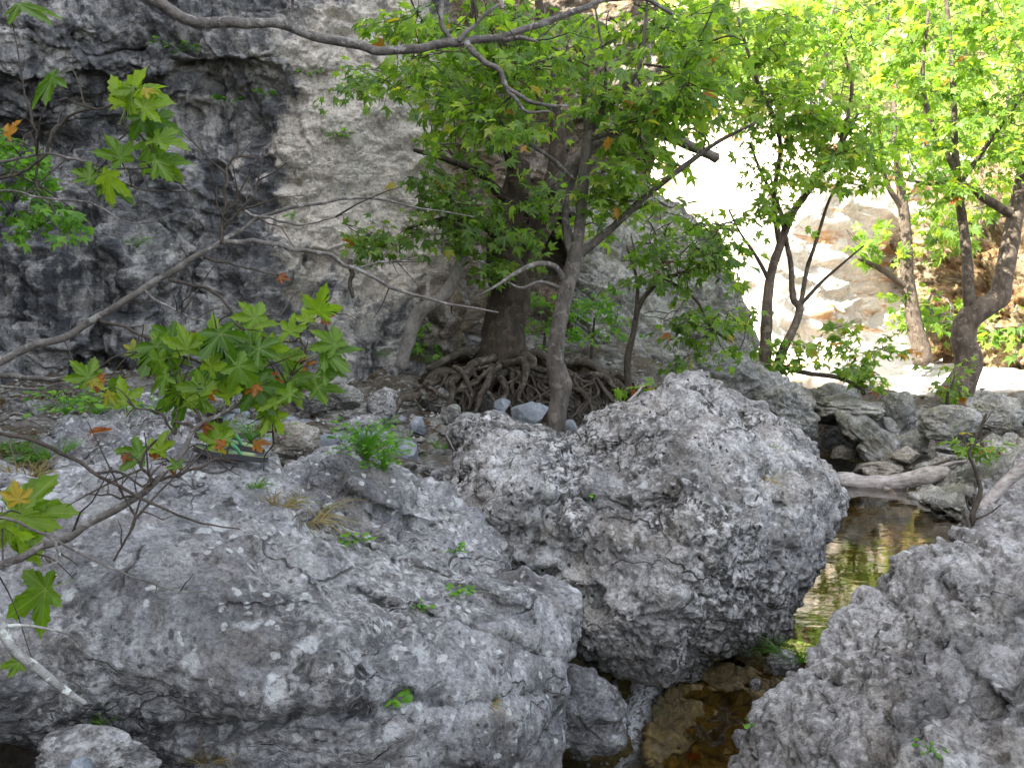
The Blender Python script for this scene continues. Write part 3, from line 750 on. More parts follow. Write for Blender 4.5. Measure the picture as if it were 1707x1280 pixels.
boulder('stone', [(1398, 688), (1430, 683), (1465, 715), (1505, 745), (1516, 768), (1490, 778), (1458, 772), (1430, 738), (1402, 712)], [(1450, 730, 9.6)], 0.14, 0.6, 40, M['stone'], 405, 'long slanting stone propped over the dark hollow', 'stone', big=0.04, strata=0.04, block=0.03, fine=0.01, pits=0.0, sdir=(0.6, 0, 0.7))
stone(1452, 1502, 696, 745, 10.0, 'stone', 7, 'small cracked stone leaning above the slanting stone')
stone(1490, 1548, 716, 762, 9.9, 'stone', 8, 'low dark stone in the shadow under the round boulder')
stone(1535, 1638, 676, 746, 9.6, 'stone', 9, 'round pale boulder in the dam with cracked face', 'boulder', n=44, cuts=5, name='boulder')
stone(1608, 1702, 655, 728, 9.9, 'stone', 10, 'smooth overhanging boulder with mossy dark underside', 'boulder', n=44, cuts=4, name='boulder', rot=-0.25)
stone(1690, 1790, 668, 720, 10.2, 'brown_stone', 11, 'flat brownish stone next to the overhanging boulder', rot=0.15)
stone(1484, 1536, 744, 776, 9.3, 'brown_stone', 12, 'small angular tan stone at the foot of the slanting stone', cuts=9)
stone(1388, 1426, 742, 770, 9.9, 'brown_stone', 13, 'pale stone sitting inside the dark hollow')
stone(1420, 1500, 766, 800, 9.4, 'brown_stone', 14, 'low flat tan rock behind the driftwood log', n=30, depth=1.3)
stone(1560, 1612, 740, 758, 9.1, 'slab', 15, 'thin pale rock flake on the mossy bank')
boulder('rock', [(1500, 812), (1540, 782), (1620, 752), (1700, 735), (1800, 720), (1850, 800), (1760, 860), (1640, 855), (1560, 845)], [(1500, 815, 9.0), (1540, 785, 9.4), (1620, 755, 9.3), (1800, 740, 8.8), (1640, 850, 7.8), (1560, 840, 8.2)], 0.12, 0.6, 70, M['stone'], 415, 'low sloping layered bedrock bank beside the log', 'rock', center=(1680, 795), big=0.07, strata=0.08, block=0.05, fine=0.015, pits=0, sdir=(0.3, 0.2, 1), sfreq=4)
stone(1270, 1330, 1082, 1130, 4.35, 'slab', 17, 'pale stone with grass at the lip of the cascade', n=26)
stone(1250, 1272, 1130, 1150, 4.3, 'slab', 18, 'small pale stone in the shallow cascade')
stone(1222, 1256, 1216, 1248, 3.85, 'slab', 19, 'small stone below the rough boulder near the cascade')

# grey outcrop behind the sapling
boulder('rock_outcrop', [(985, 300), (1030, 285), (1075, 305), (1120, 340), (1165, 385), (1205, 440), (1240, 500), (1262, 560), (1270, 640), (1200, 680), (1080, 680), (1000, 660), (960, 560), (950, 420)],
        [(980, 300, 11.2), (960, 600, 10.4), (1100, 620, 10.6), (1250, 560, 12.2), (1060, 300, 12.2), (1100, 450, 11.3)], 0.25, 1.5, 110, M['stone'], 431, 'smooth grey rock outcrop sloping down behind the saplings', 'rock', center=(1095, 510),
        big=0.15, strata=0.06, block=0.10, fine=0.02, pits=0.0, sdir=(0.5, 0.1, 0.8), sfreq=3.5)
# ochre bank on the sunny side
boulder('rock_outcrop', [(1535, 370), (1570, 330), (1640, 305), (1730, 290), (1900, 320), (1950, 560), (1800, 600), (1640, 590), (1575, 560), (1550, 480)],
        [(1700, 450, 17.0), (1480, 400, 18.5), (1900, 400, 16.0)], 1.0, 3.0, 90, M['ochre'], 441, 'ochre rock bank under trees beyond the bright water', 'rock', big=0.5, strata=0.12, block=0.15, fine=0.05, pits=0.05, size=1.5)

# left bank: pale bedrock behind the slab, loose stones
boulder('rock', [(70, 725), (130, 700), (200, 690), (270, 685), (320, 695), (345, 730), (330, 765), (200, 785), (90, 770)], [(60, 740, 4.2), (200, 695, 5.0), (330, 710, 4.6), (200, 770, 3.9)], 0.1, 0.5, 70, M['slab'], 451, 'jagged whitish bedrock hump behind the sandal slab', 'rock', big=0.07, strata=0.07, block=0.06, fine=0.02, pits=0.015, sdir=(0.3, 0.2, 1), sfreq=3.5)
L = [
 (183, 232, 672, 704, 5.6, 'slab', 'small white knob of rock among green herbs'),
 (448, 536, 700, 764, 4.9, 'brown_stone', 'rounded tan boulder just behind the sandals'),
 (542, 612, 640, 692, 7.2, 'stone', 'leaning pale stone at the foot of the cliff, left of the root'),
 (608, 668, 645, 704, 7.3, 'boulder', 'knobbly rounded stone touching the long straight root'),
 (558, 640, 690, 740, 6.6, 'slab', 'flat-topped pale stone below the knobbly stone'),
 (520, 572, 722, 762, 5.6, 'blue_stone', 'grey-blue stone next to the tan boulder'),
 (630, 697, 732, 778, 5.9, 'blue_stone', 'flat blue-grey slab stone beside the green herbs'),
 (682, 716, 694, 735, 6.6, 'blue_stone', 'upright rectangular blue-grey stone under the tangle of roots'),
 (690, 760, 640, 690, 8.2, 'stone', 'broad stone half buried beneath the long root'),
 (735, 770, 668, 715, 7.5, 'stone', 'grey stone held by the looping root'),
 (850, 920, 656, 722, 7.35, 'blue_stone', 'big pointed slate-blue stone below the roots'),
 (818, 852, 664, 688, 7.7, 'blue_stone', 'small round slate stone next to the pointed blue stone'),
 (816, 850, 682, 710, 7.5, 'blue_stone', 'low slate stone in front of the dangling roots'),
 (936, 968, 696, 726, 7.2, 'blue_stone', 'blue-grey stone to the side of the slender trunk'),
 (480, 545, 650, 690, 7.6, 'stone', 'grey stone at the cliff foot among fallen twigs'),
 (690, 740, 770, 800, 5.6, 'stone', 'flat stone between slab and great boulder, in gravel'),
 (640, 690, 790, 815, 5.1, 'blue_stone', 'flat bluish stone right behind the narrow block'),
 (715, 757, 780, 830, 5.3, 'slab', 'pale stone tight against the great boulder'),
 (590, 625, 740, 765, 6.1, 'stone', 'small grey stone hidden in green herbs'),
 (15, 70, 660, 700, 6.6, 'stone', 'dark wet stone at the undercut cliff foot'),
 (90, 135, 690, 715, 5.8, 'stone', 'flat grey stone under the leaning dead twigs'),
 (340, 400, 655, 690, 6.9, 'stone', 'mid grey stone behind the leafy branch'),
 (400, 450, 650, 680, 7.4, 'slab', 'pale stone along the cliff foot beyond the leafy branch'),
 (1010, 1050, 690, 720, 6.2, 'stone', 'grey stone under the pale broken stick'),
]
for k, (a, b, c, d, e, m, lab) in enumerate(L):
    stone(a, b, c, d, e, m, 40 + k, lab, n=24 if b - a < 60 else 34, depth=1.0, cuts=13 if m == 'blue_stone' else 9, rough=0.35 if m == 'blue_stone' else 1.0, rot=0.0)
stone(20, 270, 1218, 1360, 2.3, 'boulder', 81, 'black speckled stone low beneath the overhanging slab', n=50, depth=0.7)
stone(95, 150, 1255, 1330, 2.2, 'blue_stone', 82, 'small blue-grey stone in front of the speckled stone')

# dark earth that the old tree's roots hold
def soil_mat():
    g = G('root_soil')
    c = g.ramp(g.noise(9, 8, 0.7, 0.3), [(0.35, (0.012, 0.009, 0.006)), (0.55, (0.045, 0.034, 0.022)), (0.7, (0.09, 0.07, 0.046))])
    return g.done(c, 0.95, g.bump(g.noise(24, 8, 0.7), 1.0, 0.04), 0.1)
M['soil'] = soil_mat()
sb = boulder('soil_bank', [(690, 640), (730, 610), (790, 596), (850, 592), (920, 596), (990, 612), (1050, 645), (1045, 690), (1000, 735), (900, 745), (800, 740), (720, 735), (695, 700)], [(700, 660, 8.7), (1040, 660, 8.8), (860, 600, 8.95), (860, 720, 8.45), (860, 660, 8.75)], 0.02, 0.5, 60, M['soil'], 461, 'dark earth bank held together by the roots of the old plane tree', 'soil bank', big=0.1, strata=0.03, block=0.08, fine=0.05, pits=0.05)
# loose cobbles on the left bank: look-alikes
rs = np.random.default_rng(5)
lows = {}
for k in range(6):
    u, f = cs(5)
    v = u * np.array((1, 0.8, 0.55))
    for _ in range(6):
        nn = rs.normal(size=3); nn /= np.linalg.norm(nn); v -= np.outer(np.maximum(v @ nn - 0.6, 0) * 0.9, nn)
    v += 0.08 * np.stack([gnoise(u * 2 + k * 3, 7 + j) for j in range(3)], 1)
    o = mesh_obj('cobble', v, f, M['stone' if k % 3 else 'blue_stone']); lows[k] = o
cnt = 0; first = dict(lows)
for k in range(900):
    if cnt >= 110: break
    px, py = rs.uniform(380, 760), rs.uniform(655, 830)
    d_ = rs.uniform(4.4, 8.4)
    q = P(px, py, d_); zq = gz(q[0], q[1])[0]
    if abs(zq - q[2]) > 0.12: continue
    i = int(rs.integers(6)); s = float(rs.uniform(0.035, 0.11))
    o = first.pop(i, None)
    if o is None:
        o = lows[i].copy(); COL.objects.link(o)
    o.location = (q[0], q[1], zq + s * 0.2); o.scale = (s, s, s); o.rotation_euler = (rs.uniform(-.3, .3), rs.uniform(-.3, .3), rs.uniform(0, 6))
    big_ = s > 0.072; blue_ = i % 3 == 0
    tag(o, ('large ' if big_ else 'small ') + ('bluish ' if blue_ else 'dull grey ') + 'cobble lying loose on the gravel bank between slab and roots', 'cobble', ('large ' if big_ else 'small ') + ('bluish' if blue_ else 'grey') + ' cobbles on the gravel bank'); cnt += 1
for o in first.values(): bpy.data.objects.remove(o)

# fine gravel, too small to count
def gravel():
    bu = np.array([(1, 0, 0), (-1, 0, 0), (0, 1, 0), (0, -1, 0), (0, 0, 1), (0, 0, -1)], float)
    bf = np.array([(0, 2, 4), (2, 1, 4), (1, 3, 4), (3, 0, 4), (2, 0, 5), (1, 2, 5), (3, 1, 5), (0, 3, 5)])
    r = np.random.default_rng(9); N = 9000
    x = np.concatenate([r.uniform(-5.5, 1.8, 6000), r.uniform(1.0, 7, 3000)]); y = np.concatenate([r.uniform(3.5, 9.3, 6000), r.uniform(3.8, 13, 3000)])
    z = gz(x, y)
    s = r.uniform(0.008, 0.035, N) * (0.6 + 0.8 * r.random(N))
    a = r.uniform(0, 6.28, N)
    v = bu[None] * np.stack([s * r.uniform(.7, 1.3, N), s, s * 0.6], 1)[:, None] + r.normal(0, 0.15, (N, 6, 3)) * s[:, None, None]
    ca, sa = np.cos(a)[:, None], np.sin(a)[:, None]
    v = np.stack([v[..., 0] * ca - v[..., 1] * sa + x[:, None], v[..., 0] * sa + v[..., 1] * ca + y[:, None], v[..., 2] + z[:, None] + 0.2 * s[:, None]], -1)
    f = bf[None] + (np.arange(N) * 6)[:, None, None]
    o = mesh_obj('gravel', v.reshape(-1, 3), f.reshape(-1, 3), M['stone'], smooth=False)
    tag(o, 'fine grey gravel spread over the banks and stream bed', 'gravel', kind='stuff')
gravel()
# ------------------------------------------------------------------ plant materials
def leaf_material(name, stops, trans, gloss=0.45, spot=0.5):
    g = G(name)
    r = g.math('FRACT', g.math('ADD', g.attr('lr'), g.rnd()))
    c = g.ramp(r, stops)
    v = g.attr('vein')
    c = g.mix(g.math('MULTIPLY', g.ramp(v, [(0.90, 0.0), (0.97, 1.0)]), 0.35), c, (0.30, 0.36, 0.10))
    c = g.mix(0.35, c, g.ramp(g.noise(9, 4, 0.6), [(0.3, 0.5), (0.7, 1.35)]), 'MULTIPLY')
    c = g.mix(g.math('MULTIPLY', g.ramp(g.noise(4.5, 5, 0.65), [(0.66, 0.0), (0.71, 0.8)]), spot), c, (0.16, 0.085, 0.02))
    tcol = g.mix(1.0, c, trans, 'MULTIPLY')
    g.done(c, gloss, None, 0.35)
    tl = g.node('ShaderNodeBsdfTranslucent', {'Color': tcol})
    mx = g.node('ShaderNodeMixShader', {0: 0.55, 1: g.bsdf.outputs[0], 2: tl.outputs[0]})
    g.nt.links.new(mx.outputs[0], g.out.inputs['Surface'])
    return g.m
GREENS = [(0.0, (0.05, 0.11, 0.018)), (0.35, (0.095, 0.175, 0.028)), (0.7, (0.14, 0.235, 0.036)), (0.93, (0.20, 0.29, 0.045)), (1.0, (0.28, 0.28, 0.036))]
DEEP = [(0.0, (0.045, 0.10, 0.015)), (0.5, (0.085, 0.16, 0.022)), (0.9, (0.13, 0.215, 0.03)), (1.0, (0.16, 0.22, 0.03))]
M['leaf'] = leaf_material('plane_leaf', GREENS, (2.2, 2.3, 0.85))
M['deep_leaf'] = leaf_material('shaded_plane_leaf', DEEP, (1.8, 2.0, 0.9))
M['near_leaf'] = leaf_material('large_plane_leaf', [(0.0, (0.05, 0.12, 0.010)), (0.5, (0.10, 0.19, 0.013)), (1.0, (0.18, 0.28, 0.02))], (1.8, 1.8, 0.7), 0.4, 1.0)
M['autumn'] = leaf_material('withered_leaf', [(0.0, (0.19, 0.055, 0.012)), (0.5, (0.36, 0.12, 0.015)), (1.0, (0.40, 0.22, 0.03))], (1.4, 1.2, 0.8))
M['yellow'] = leaf_material('yellowing_leaf', [(0.0, (0.22, 0.25, 0.02)), (1.0, (0.38, 0.28, 0.02))], (1.5, 1.4, 0.8))
M['herb'] = leaf_material('herb_leaf', [(0.0, (0.06, 0.16, 0.02)), (1.0, (0.16, 0.33, 0.03))], (1.7, 1.9, 0.9))
M['dry_grass'] = leaf_material('dry_grass', [(0.0, (0.20, 0.16, 0.08)), (0.7, (0.34, 0.28, 0.15)), (1.0, (0.14, 0.2, 0.04))], (1.2, 1.1, 0.8))
M['green_grass'] = leaf_material('green_grass', [(0.0, (0.05, 0.13, 0.02)), (1.0, (0.14, 0.26, 0.04))], (1.5, 1.7, 0.8))

def bark_mat(name, dark, light, spots=None, sc=1.0, aniso=(1, 1, 0.3)):
    g = G(name)
    pos = g.geo.outputs['Position']
    a = g.noise(22 * sc, 7, 0.65, 0.4, g.scale(aniso, pos))
    b = g.noise(5 * sc, 5, 0.6, 0.3, pos)
    c = g.ramp(g.math('ADD', g.math('MULTIPLY', a, 0.55), g.math('MULTIPLY', b, 0.45)), [(0.36, dark), (0.62, light)])
    if spots:
        c = g.mix(g.ramp(g.noise(14 * sc, 4, 0.6, 0.2, pos), [(0.56, 0.0), (0.6, 0.8)]), c, spots)
    return g.done(c, 0.85, g.bump(g.math('ADD', a, g.noise(60 * sc, 4, 0.6, 0, pos)), 0.7, 0.01), 0.2)
M['bark'] = bark_mat('plane_bark', (0.032, 0.027, 0.022), (0.12, 0.105, 0.09), (0.15, 0.134, 0.115))
M['dark_bark'] = bark_mat('old_plane_bark', (0.011, 0.008, 0.006), (0.055, 0.042, 0.03), (0.075, 0.06, 0.042))
M['brown_bark'] = bark_mat('brown_plane_bark', (0.03, 0.022, 0.016), (0.115, 0.09, 0.07), (0.14, 0.115, 0.09))
M['root'] = bark_mat('root_bark', (0.014, 0.011, 0.008), (0.075, 0.062, 0.048), (0.12, 0.105, 0.085), 1.3, (1, 1, 0.6))
M['twig'] = bark_mat('grey_twig', (0.05, 0.043, 0.037), (0.165, 0.15, 0.135), (0.24, 0.23, 0.21), 2.0, (1, 1, 1))
M['dark_twig'] = bark_mat('dark_twig', (0.025, 0.02, 0.016), (0.085, 0.07, 0.055), None, 2.0, (1, 1, 1))
M['bleached'] = bark_mat('bleached_wood', (0.11, 0.095, 0.085), (0.40, 0.365, 0.34), None, 1.4, (0.25, 1.2, 1.2))
M['grey_wood'] = bark_mat('grey_dead_wood', (0.08, 0.072, 0.064), (0.26, 0.24, 0.215), None, 1.4, (1, 1, 0.4))
M['lichen_twig'] = bark_mat('lichened_twig', (0.10, 0.09, 0.08), (0.33, 0.33, 0.31), (0.5, 0.52, 0.48), 2.0, (1, 1, 1))

# ------------------------------------------------------------------ leaves
def leaf_shape(hi, fold, droop, twist, seed):
    r = np.random.default_rng(seed)
    ctr = np.array((0.0, 0.16))
    lobes = [(-112, .50), (-56, .80), (0, .92), (56, .80), (112, .50)]
    pts, ax = [], []
    prof = [(-20, .55), (-21, .66), (-12, .70), (-12, .82), (-4.5, .86), (0, 1), (4.5, .86), (12, .82), (11, .70), (21, .66), (20, .55)] if hi else [(-19, .60), (0, 1), (19, .60)]
    prev = None
    for k, (a, R) in enumerate(lobes):
        a = a + r.uniform(-5, 5); R = R * r.uniform(.9, 1.08)
        if prev is not None:
            pts.append(((a + prev) / 2, 0.44 * r.uniform(.88, 1.12), 0.0))
        for da, rr in prof:
            pts.append((a + da * (1.0 if R > .6 else 1.25), rr * R, 1.0 if da == 0 else (0.55 if abs(da) < 5 else 0.3)))
        prev = a
    pts.append((160, .14, 0.2)); pts.insert(0, (-160, .14, 0.2))
    v = [(0, ctr[1], 0)]; vein = [1.0]
    for a, rr, ve in pts:
        t = math.radians(a)
        v.append((rr * math.sin(t), ctr[1] + rr * math.cos(t), 0)); vein.append(ve)
    v = np.array(v)
    n = len(v)
    f = [(0, k + 1, k) for k in range(1, n - 1)] + [(0, 1, n - 1)]
    # petiole: a thin blade
    f = np.array(f)
    x, y = v[:, 0], v[:, 1] - ctr[1]
    rr = np.hypot(x, y)
    ang = np.arctan2(x, y)
    v[:, 2] = fold * np.abs(x) * 0.6 + 0.10 * rr * np.cos(ang * 360 / 56.0) * -1 * fold * 1.5 - droop * rr ** 2 + twist * x * y
    pet = np.array([(-.012, ctr[1] + .02, 0), (.012, ctr[1] + .02, 0), (.008, -.38, -0.04), (-.008, -.38, -0.04)])
    v = np.concatenate([v, pet]); f = np.concatenate([f, [(n, n + 2, n + 1), (n, n + 3, n + 2)]])
    v[:, 1] += 0.38          # origin at the end of the stalk
    v *= 0.74                # blade about one unit wide
    vein += [1, 1, 1, 1]
    return v, f, np.array(vein)

VAR = [(0.35, 0.35, 0.25), (0.15, 0.7, -0.45), (0.6, 0.15, 0.3), (-0.2, 0.5, 0.5), (0.45, 0.85, -0.2)]
LEAF_HI = [leaf_shape(True, *p, 70 + k) for k, p in enumerate(VAR)]
LEAF_LO = [leaf_shape(False, *p, 70 + k) for k, p in enumerate(VAR)]
_leafmesh = {}
def leaf_mesh(mat, hi, k):
    key = (mat, hi, k)
    if key not in _leafmesh:
        v, f, ve = (LEAF_HI if hi else LEAF_LO)[k]
        o = mesh_obj('leaf', v, f, M[mat], attrs={'vein': ve, 'lr': np.zeros(len(v))})
        _leafmesh[key] = o.data
        bpy.data.objects.remove(o)
    return _leafmesh[key]

def unit(a): return a / np.maximum(np.linalg.norm(a, axis=-1, keepdims=True), 1e-9)

def leaf_objects(parent, pos, tip, nrm, size, mat, hi=False, name='leaf', rs=None, limbs=None):
    base = Vector(parent.location)
    if limbs and len(pos):
        lp = np.concatenate([q for _, q in limbs]); li = np.concatenate([np.full(len(q), k) for k, (_, q) in enumerate(limbs)])
        near = [limbs[li[int(np.argmin(((lp - p) ** 2).sum(1)))]][0] for p in pos]
    else:
        near = [parent] * len(pos)
    for p, t, n, s, host in zip(pos, tip, nrm, size, near):
        t = unit(np.asarray(t, float)); b = unit(np.cross(t, n)); nn = np.cross(b, t)
        o = bpy.data.objects.new(name, leaf_mesh(mat, hi, int(rs.integers(5)) if rs is not None else 0))
        m = Matrix(((b[0] * s, t[0] * s, nn[0] * s, p[0] - base.x), (b[1] * s, t[1] * s, nn[1] * s, p[1] - base.y), (b[2] * s, t[2] * s, nn[2] * s, p[2] - base.z), (0, 0, 0, 1)))
        o.parent = host
        o.matrix_local = m
        COL.objects.link(o)

def leaf_mass(name, parent, pos, tip, nrm, size, mat, rs, label=None):
    allv, allf, vein, lr, off = [], [], [], [], 0
    k = rs.integers(5, size=len(pos))
    t = unit(tip); b = unit(np.cross(t, nrm)); nn = np.cross(b, t)
    for j in range(5):
        sel = np.where(k == j)[0]
        if not len(sel): continue
        v, f, ve = LEAF_LO[j]
        w = (v[None, :, 0, None] * b[sel][:, None] + v[None, :, 1, None] * t[sel][:, None] + v[None, :, 2, None] * nn[sel][:, None]) * size[sel][:, None, None] + pos[sel][:, None]
        allv.append(w.reshape(-1, 3)); allf.append((f[None] + (np.arange(len(sel)) * len(v))[:, None, None]).reshape(-1, 3) + off)
        off += w.shape[0] * w.shape[1]
        vein.append(np.tile(ve, len(sel))); lr.append(np.repeat(rs.random(len(sel)), len(v)))
    o = mesh_obj(name, np.concatenate(allv), np.concatenate(allf), M[mat], parent, loc=parent.location, attrs={'vein': np.concatenate(vein), 'lr': np.concatenate(lr)})
    o['kind'] = 'stuff'
    return o

# ------------------------------------------------------------------ tubes
def resample(pts, rad, per=6):
    pts = np.asarray(pts, float); rad = np.asarray(rad, float)
    p = np.concatenate([[2 * pts[0] - pts[1]], pts, [2 * pts[-1] - pts[-2]]])
    out, ro = [], []
    for k in range(1, len(p) - 2):
        t = np.linspace(0, 1, per, endpoint=False)[:, None]
        a, b, c, d = p[k - 1], p[k], p[k + 1], p[k + 2]
        out.append(0.5 * (2 * b + (c - a) * t + (2 * a - 5 * b + 4 * c - d) * t ** 2 + (3 * b - a - 3 * c + d) * t ** 3))
        ro.append(rad[k - 1] + (rad[k] - rad[k - 1]) * t[:, 0])
    return np.concatenate(out + [pts[-1:]]), np.concatenate(ro + [rad[-1:]])

def tube_arrays(pts, rad, seg=8, rough=0.0, seed=0, cap=True):
    n = len(pts)
    tan = unit(np.gradient(pts, axis=0))
    ref = np.array((0.31, 0.92, 0.24)) if abs(tan[0] @ np.array((0.31, 0.92, 0.24))) < 0.9 else np.array((1.0, 0, 0))
    u = np.zeros((n, 3)); cur = ref
    for k in range(n):
        cur = cur - tan[k] * (cur @ tan[k]); cur = cur / np.linalg.norm(cur); u[k] = cur
    w = np.cross(tan, u)
    a = np.linspace(0, 2 * math.pi, seg, endpoint=False)
    ring = u[:, None] * np.cos(a)[None, :, None] + w[:, None] * np.sin(a)[None, :, None]
    R = np.repeat(rad[:, None], seg, 1)
    v = pts[:, None] + ring * R[..., None]
    if rough:
        q = v.reshape(-1, 3)
        rr = np.repeat(rad, seg)
        d = fbm(q / np.maximum(rr.mean(), 0.01) * 0.55, 4, seed=seed) * rough
        v = v + ring * (d.reshape(n, seg) * R)[..., None]
    v = v.reshape(-1, 3)
    i = np.arange(n * seg).reshape(n, seg); j = np.roll(i, -1, 1)
    f = np.stack([i[:-1], j[:-1], j[1:], i[1:]], -1).reshape(-1, 4)
    if cap:
        v = np.concatenate([v, [pts[0] - tan[0] * rad[0] * .4, pts[-1] + tan[-1] * rad[-1] * .6]])
        c0, c1 = n * seg, n * seg + 1
        tri = [(c0, j[0, k], i[0, k]) for k in range(seg)] + [(c1, i[-1, k], j[-1, k]) for k in range(seg)]
        return v, [f, np.array(tri)]
    return v, [f]

def px_line(pts):
    """list of (px, py, d, r_px) -> world points, radii"""
    a = np.array(pts, float)
    return P(a[:, 0], a[:, 1], a[:, 2]), a[:, 3] * a[:, 2] / F

class Plant:
    def __init__(self, name, loc, label, cat, group=None):
        self.root = empty(name, loc); tag(self.root, label, cat, group)
        self.skel = []; self.tv = []; self.tf4 = []; self.tf3 = []; self.off = 0
        self.L = []     # leaf records pos, tip, nrm, size
    def limb(self, name, pts, mat, seg=10, rough=0.25, per=7, world=False, seed=1, jitter=0.0):
        p, r = (pts if world else px_line(pts))
        p, r = resample(p, r, per)
        if jitter: p = p + jitter * r[:, None] * np.stack([gnoise(p / (r.mean() * 9) + s * 7, seed + s) for s in range(3)], 1)
        v, f = tube_arrays(p, r, seg, rough, seed)
        o = mesh_obj(name, v, f, M[mat], self.root, loc=tuple(self.root.location))
        o.location = (0, 0, 0)
        self.skel.append(p); self.limbs = getattr(self, 'limbs', []) + [(o, p[::2])]
        return o
    def twig(self, p, r, seg=4):
        v, f = tube_arrays(np.asarray(p), np.asarray(r), seg, cap=False)
        self.tv.append(v); self.tf4.append(f[0] + self.off); self.off += len(v)
    def sprays(self, rects, rs, size=0.12, leaves=16, length=0.42, flat=0.25, droop=0.35, attach=True, r0=0.006):
        """rects: (px0, px1, py0, py1, d0, d1, count) in photo pixels with real distances"""
        C = []
        for (a, b, c, d, d0, d1, n) in rects:
            pp = np.stack([rs.uniform(a, b, n), rs.uniform(c, d, n), rs.uniform(d0, d1, n)], 1)
            C.append(P(pp[:, 0], pp[:, 1], pp[:, 2]))
        C = np.concatenate(C)
        skel = np.concatenate(self.skel) if self.skel else C[:1]
        dist = np.sqrt(((C[:, None] - skel[None, ::2]) ** 2).sum(2)).min(1)
        for idx in np.argsort(dist):
            c = C[idx]
            d2 = ((skel - c) ** 2).sum(1) + 3.0 * np.maximum(skel[:, 2] - c[2] - 0.1, 0) ** 2
            s = skel[int(np.argmin(d2))]
            out = c - s; out[2] *= 0.4
            if np.linalg.norm(out) < 0.05: out = rs.normal(size=3)
            out = unit(unit(out) + 0.55 * rs.normal(size=3) * np.array((1, 1, 0.35)))
            ln = length * rs.uniform(0.7, 1.3)
            st = c - out * ln * 0.5
            if attach:
                mid = (s + st) / 2 + rs.normal(size=3) * 0.08 * np.linalg.norm(st - s) + np.array((0, 0, 0.05 * np.linalg.norm(st - s)))
                L_ = np.linalg.norm(st - s)
                pr = r0 * (0.8 + 0.9 * L_)
                pts, rr = resample(np.array([s, mid, st]), np.array([pr, pr * .8, r0 * .7]), 4)
                self.twig(pts, rr)
                skel = np.concatenate([skel, pts[2:]])
            t = np.linspace(0, 1, 5)[:, None]
            tw = st + out * ln * t + np.array((0, 0, -1)) * droop * ln * t ** 2 * rs.uniform(0.2, 1.0) + rs.normal(size=(5, 3)) * 0.025 * ln
            self.twig(tw, np.linspace(r0 * .7, r0 * .25, 5))
            skel = np.concatenate([skel, tw[2:4]])
            side = unit(np.cross(out, (0, 0, 1.0)))
            nl = int(leaves * rs.uniform(0.7, 1.3))
            for k in range(nl):
                u = rs.uniform(0.1, 1.0)
                q = tw[0] * (1 - u) + tw[-1] * u + np.array((0, 0, -1)) * droop * ln * 0.0
                lat = rs.choice((-1, 1)) * (0.25 + 0.9 * rs.random())
                off = side * lat * ln * 0.34 * rs.random() + np.array((0, 0, 1)) * rs.normal() * flat * 0.12 + out * rs.normal() * 0.05
                tip = out * (0.4 + u) + side * lat * 0.9 + np.array((0, 0, -1)) * rs.uniform(0.0, 1.0) + 0.35 * rs.normal(size=3)
                nr = np.array((0, 0, 1.0)) + 0.55 * rs.normal(size=3) + 0.45 * unit(CAM - q) * rs.random()
                self.L.append((q + off, tip, nr, size * rs.uniform(0.6, 1.25)))
    def finish(self, rs, mat, twig_mat='twig', single=300, hi=False, autumn=0.02):
        if self.tv:
            o = mesh_obj('twigs', np.concatenate(self.tv), np.concatenate(self.tf4), M[twig_mat], self.root, loc=tuple(self.root.location)); o['kind'] = 'stuff'
        if not self.L: return self.root
        pos = np.array([l[0] for l in self.L]); tip = np.array([l[1] for l in self.L]); nr = np.array([l[2] for l in self.L]); sz = np.array([l[3] for l in self.L])
        rel = pos - CAM
        dep = rel @ FWD
        px = IW / 2 + F * (rel @ RGT) / dep; py = IH / 2 - F * (rel @ UPV) / dep
        inside = (px > 5) & (px < IW - 5) & (py > 5) & (py < IH - 5) & (dep > 0)
        score = np.where(inside, sz / np.maximum(dep, .1), -1)
        order = np.argsort(-score)
        one = order[:single]; rest = order[single:]
        if len(one):
            sel = rs.random(len(one))
            au = one[sel < autumn]; ye = one[(sel >= autumn) & (sel < autumn * 1.7)]; gr = one[sel >= autumn * 1.7]
            for ids, m_ in ((gr, mat), (au, 'autumn'), (ye, 'yellow')):
                leaf_objects(self.root, pos[ids], tip[ids], nr[ids], sz[ids], m_, hi, rs=rs, limbs=[l for l in self.limbs if not l[0].name.startswith('root')])
        if len(rest):
            leaf_mass('foliage', self.root, pos[rest], tip[rest], nr[rest], sz[rest], mat, rs)
        return self.root

# ------------------------------------------------------------------ trees
rs = np.random.default_rng(21)
# large old plane tree with bare roots
t2 = Plant('plane_tree', P(838, 640, 8.7), 'thick old plane tree standing on a tangle of exposed roots', 'tree')
t2.limb('trunk', [(836, 625, 8.7, 50), (838, 600, 8.7, 44), (838, 575, 8.7, 38), (840, 540, 8.7, 36), (847, 500, 8.7, 36), (846, 455, 8.7, 28), (836, 420, 8.7, 25), (840, 380, 8.7, 25), (850, 345, 8.7, 26), (862, 305, 8.7, 23), (868, 270, 8.7, 16)], 'dark_bark', 20, 0.22)
t2.limb('limb', [(858, 480, 8.85, 18), (890, 405, 8.95, 19), (915, 345, 9.0, 20), (925, 300, 9.0, 18), (930, 240, 9.0, 14), (920, 150, 9.0, 10), (900, 20, 9.0, 7), (890, -120, 9, 5)], 'dark_bark', 14, 0.25)
t2.limb('limb', [(864, 300, 8.7, 17), (850, 240, 8.6, 12), (830, 160, 8.5, 9), (800, 70, 8.5, 6), (780, -60, 8.5, 4)], 'dark_bark', 12, 0.25)
t2.limb('limb', [(915, 320, 8.9, 11), (985, 245, 8.6, 9), (1060, 203, 8.4, 9), (1120, 230, 8.3, 8.5), (1196, 264, 8.2, 8)], 'bark', 12, 0.3)
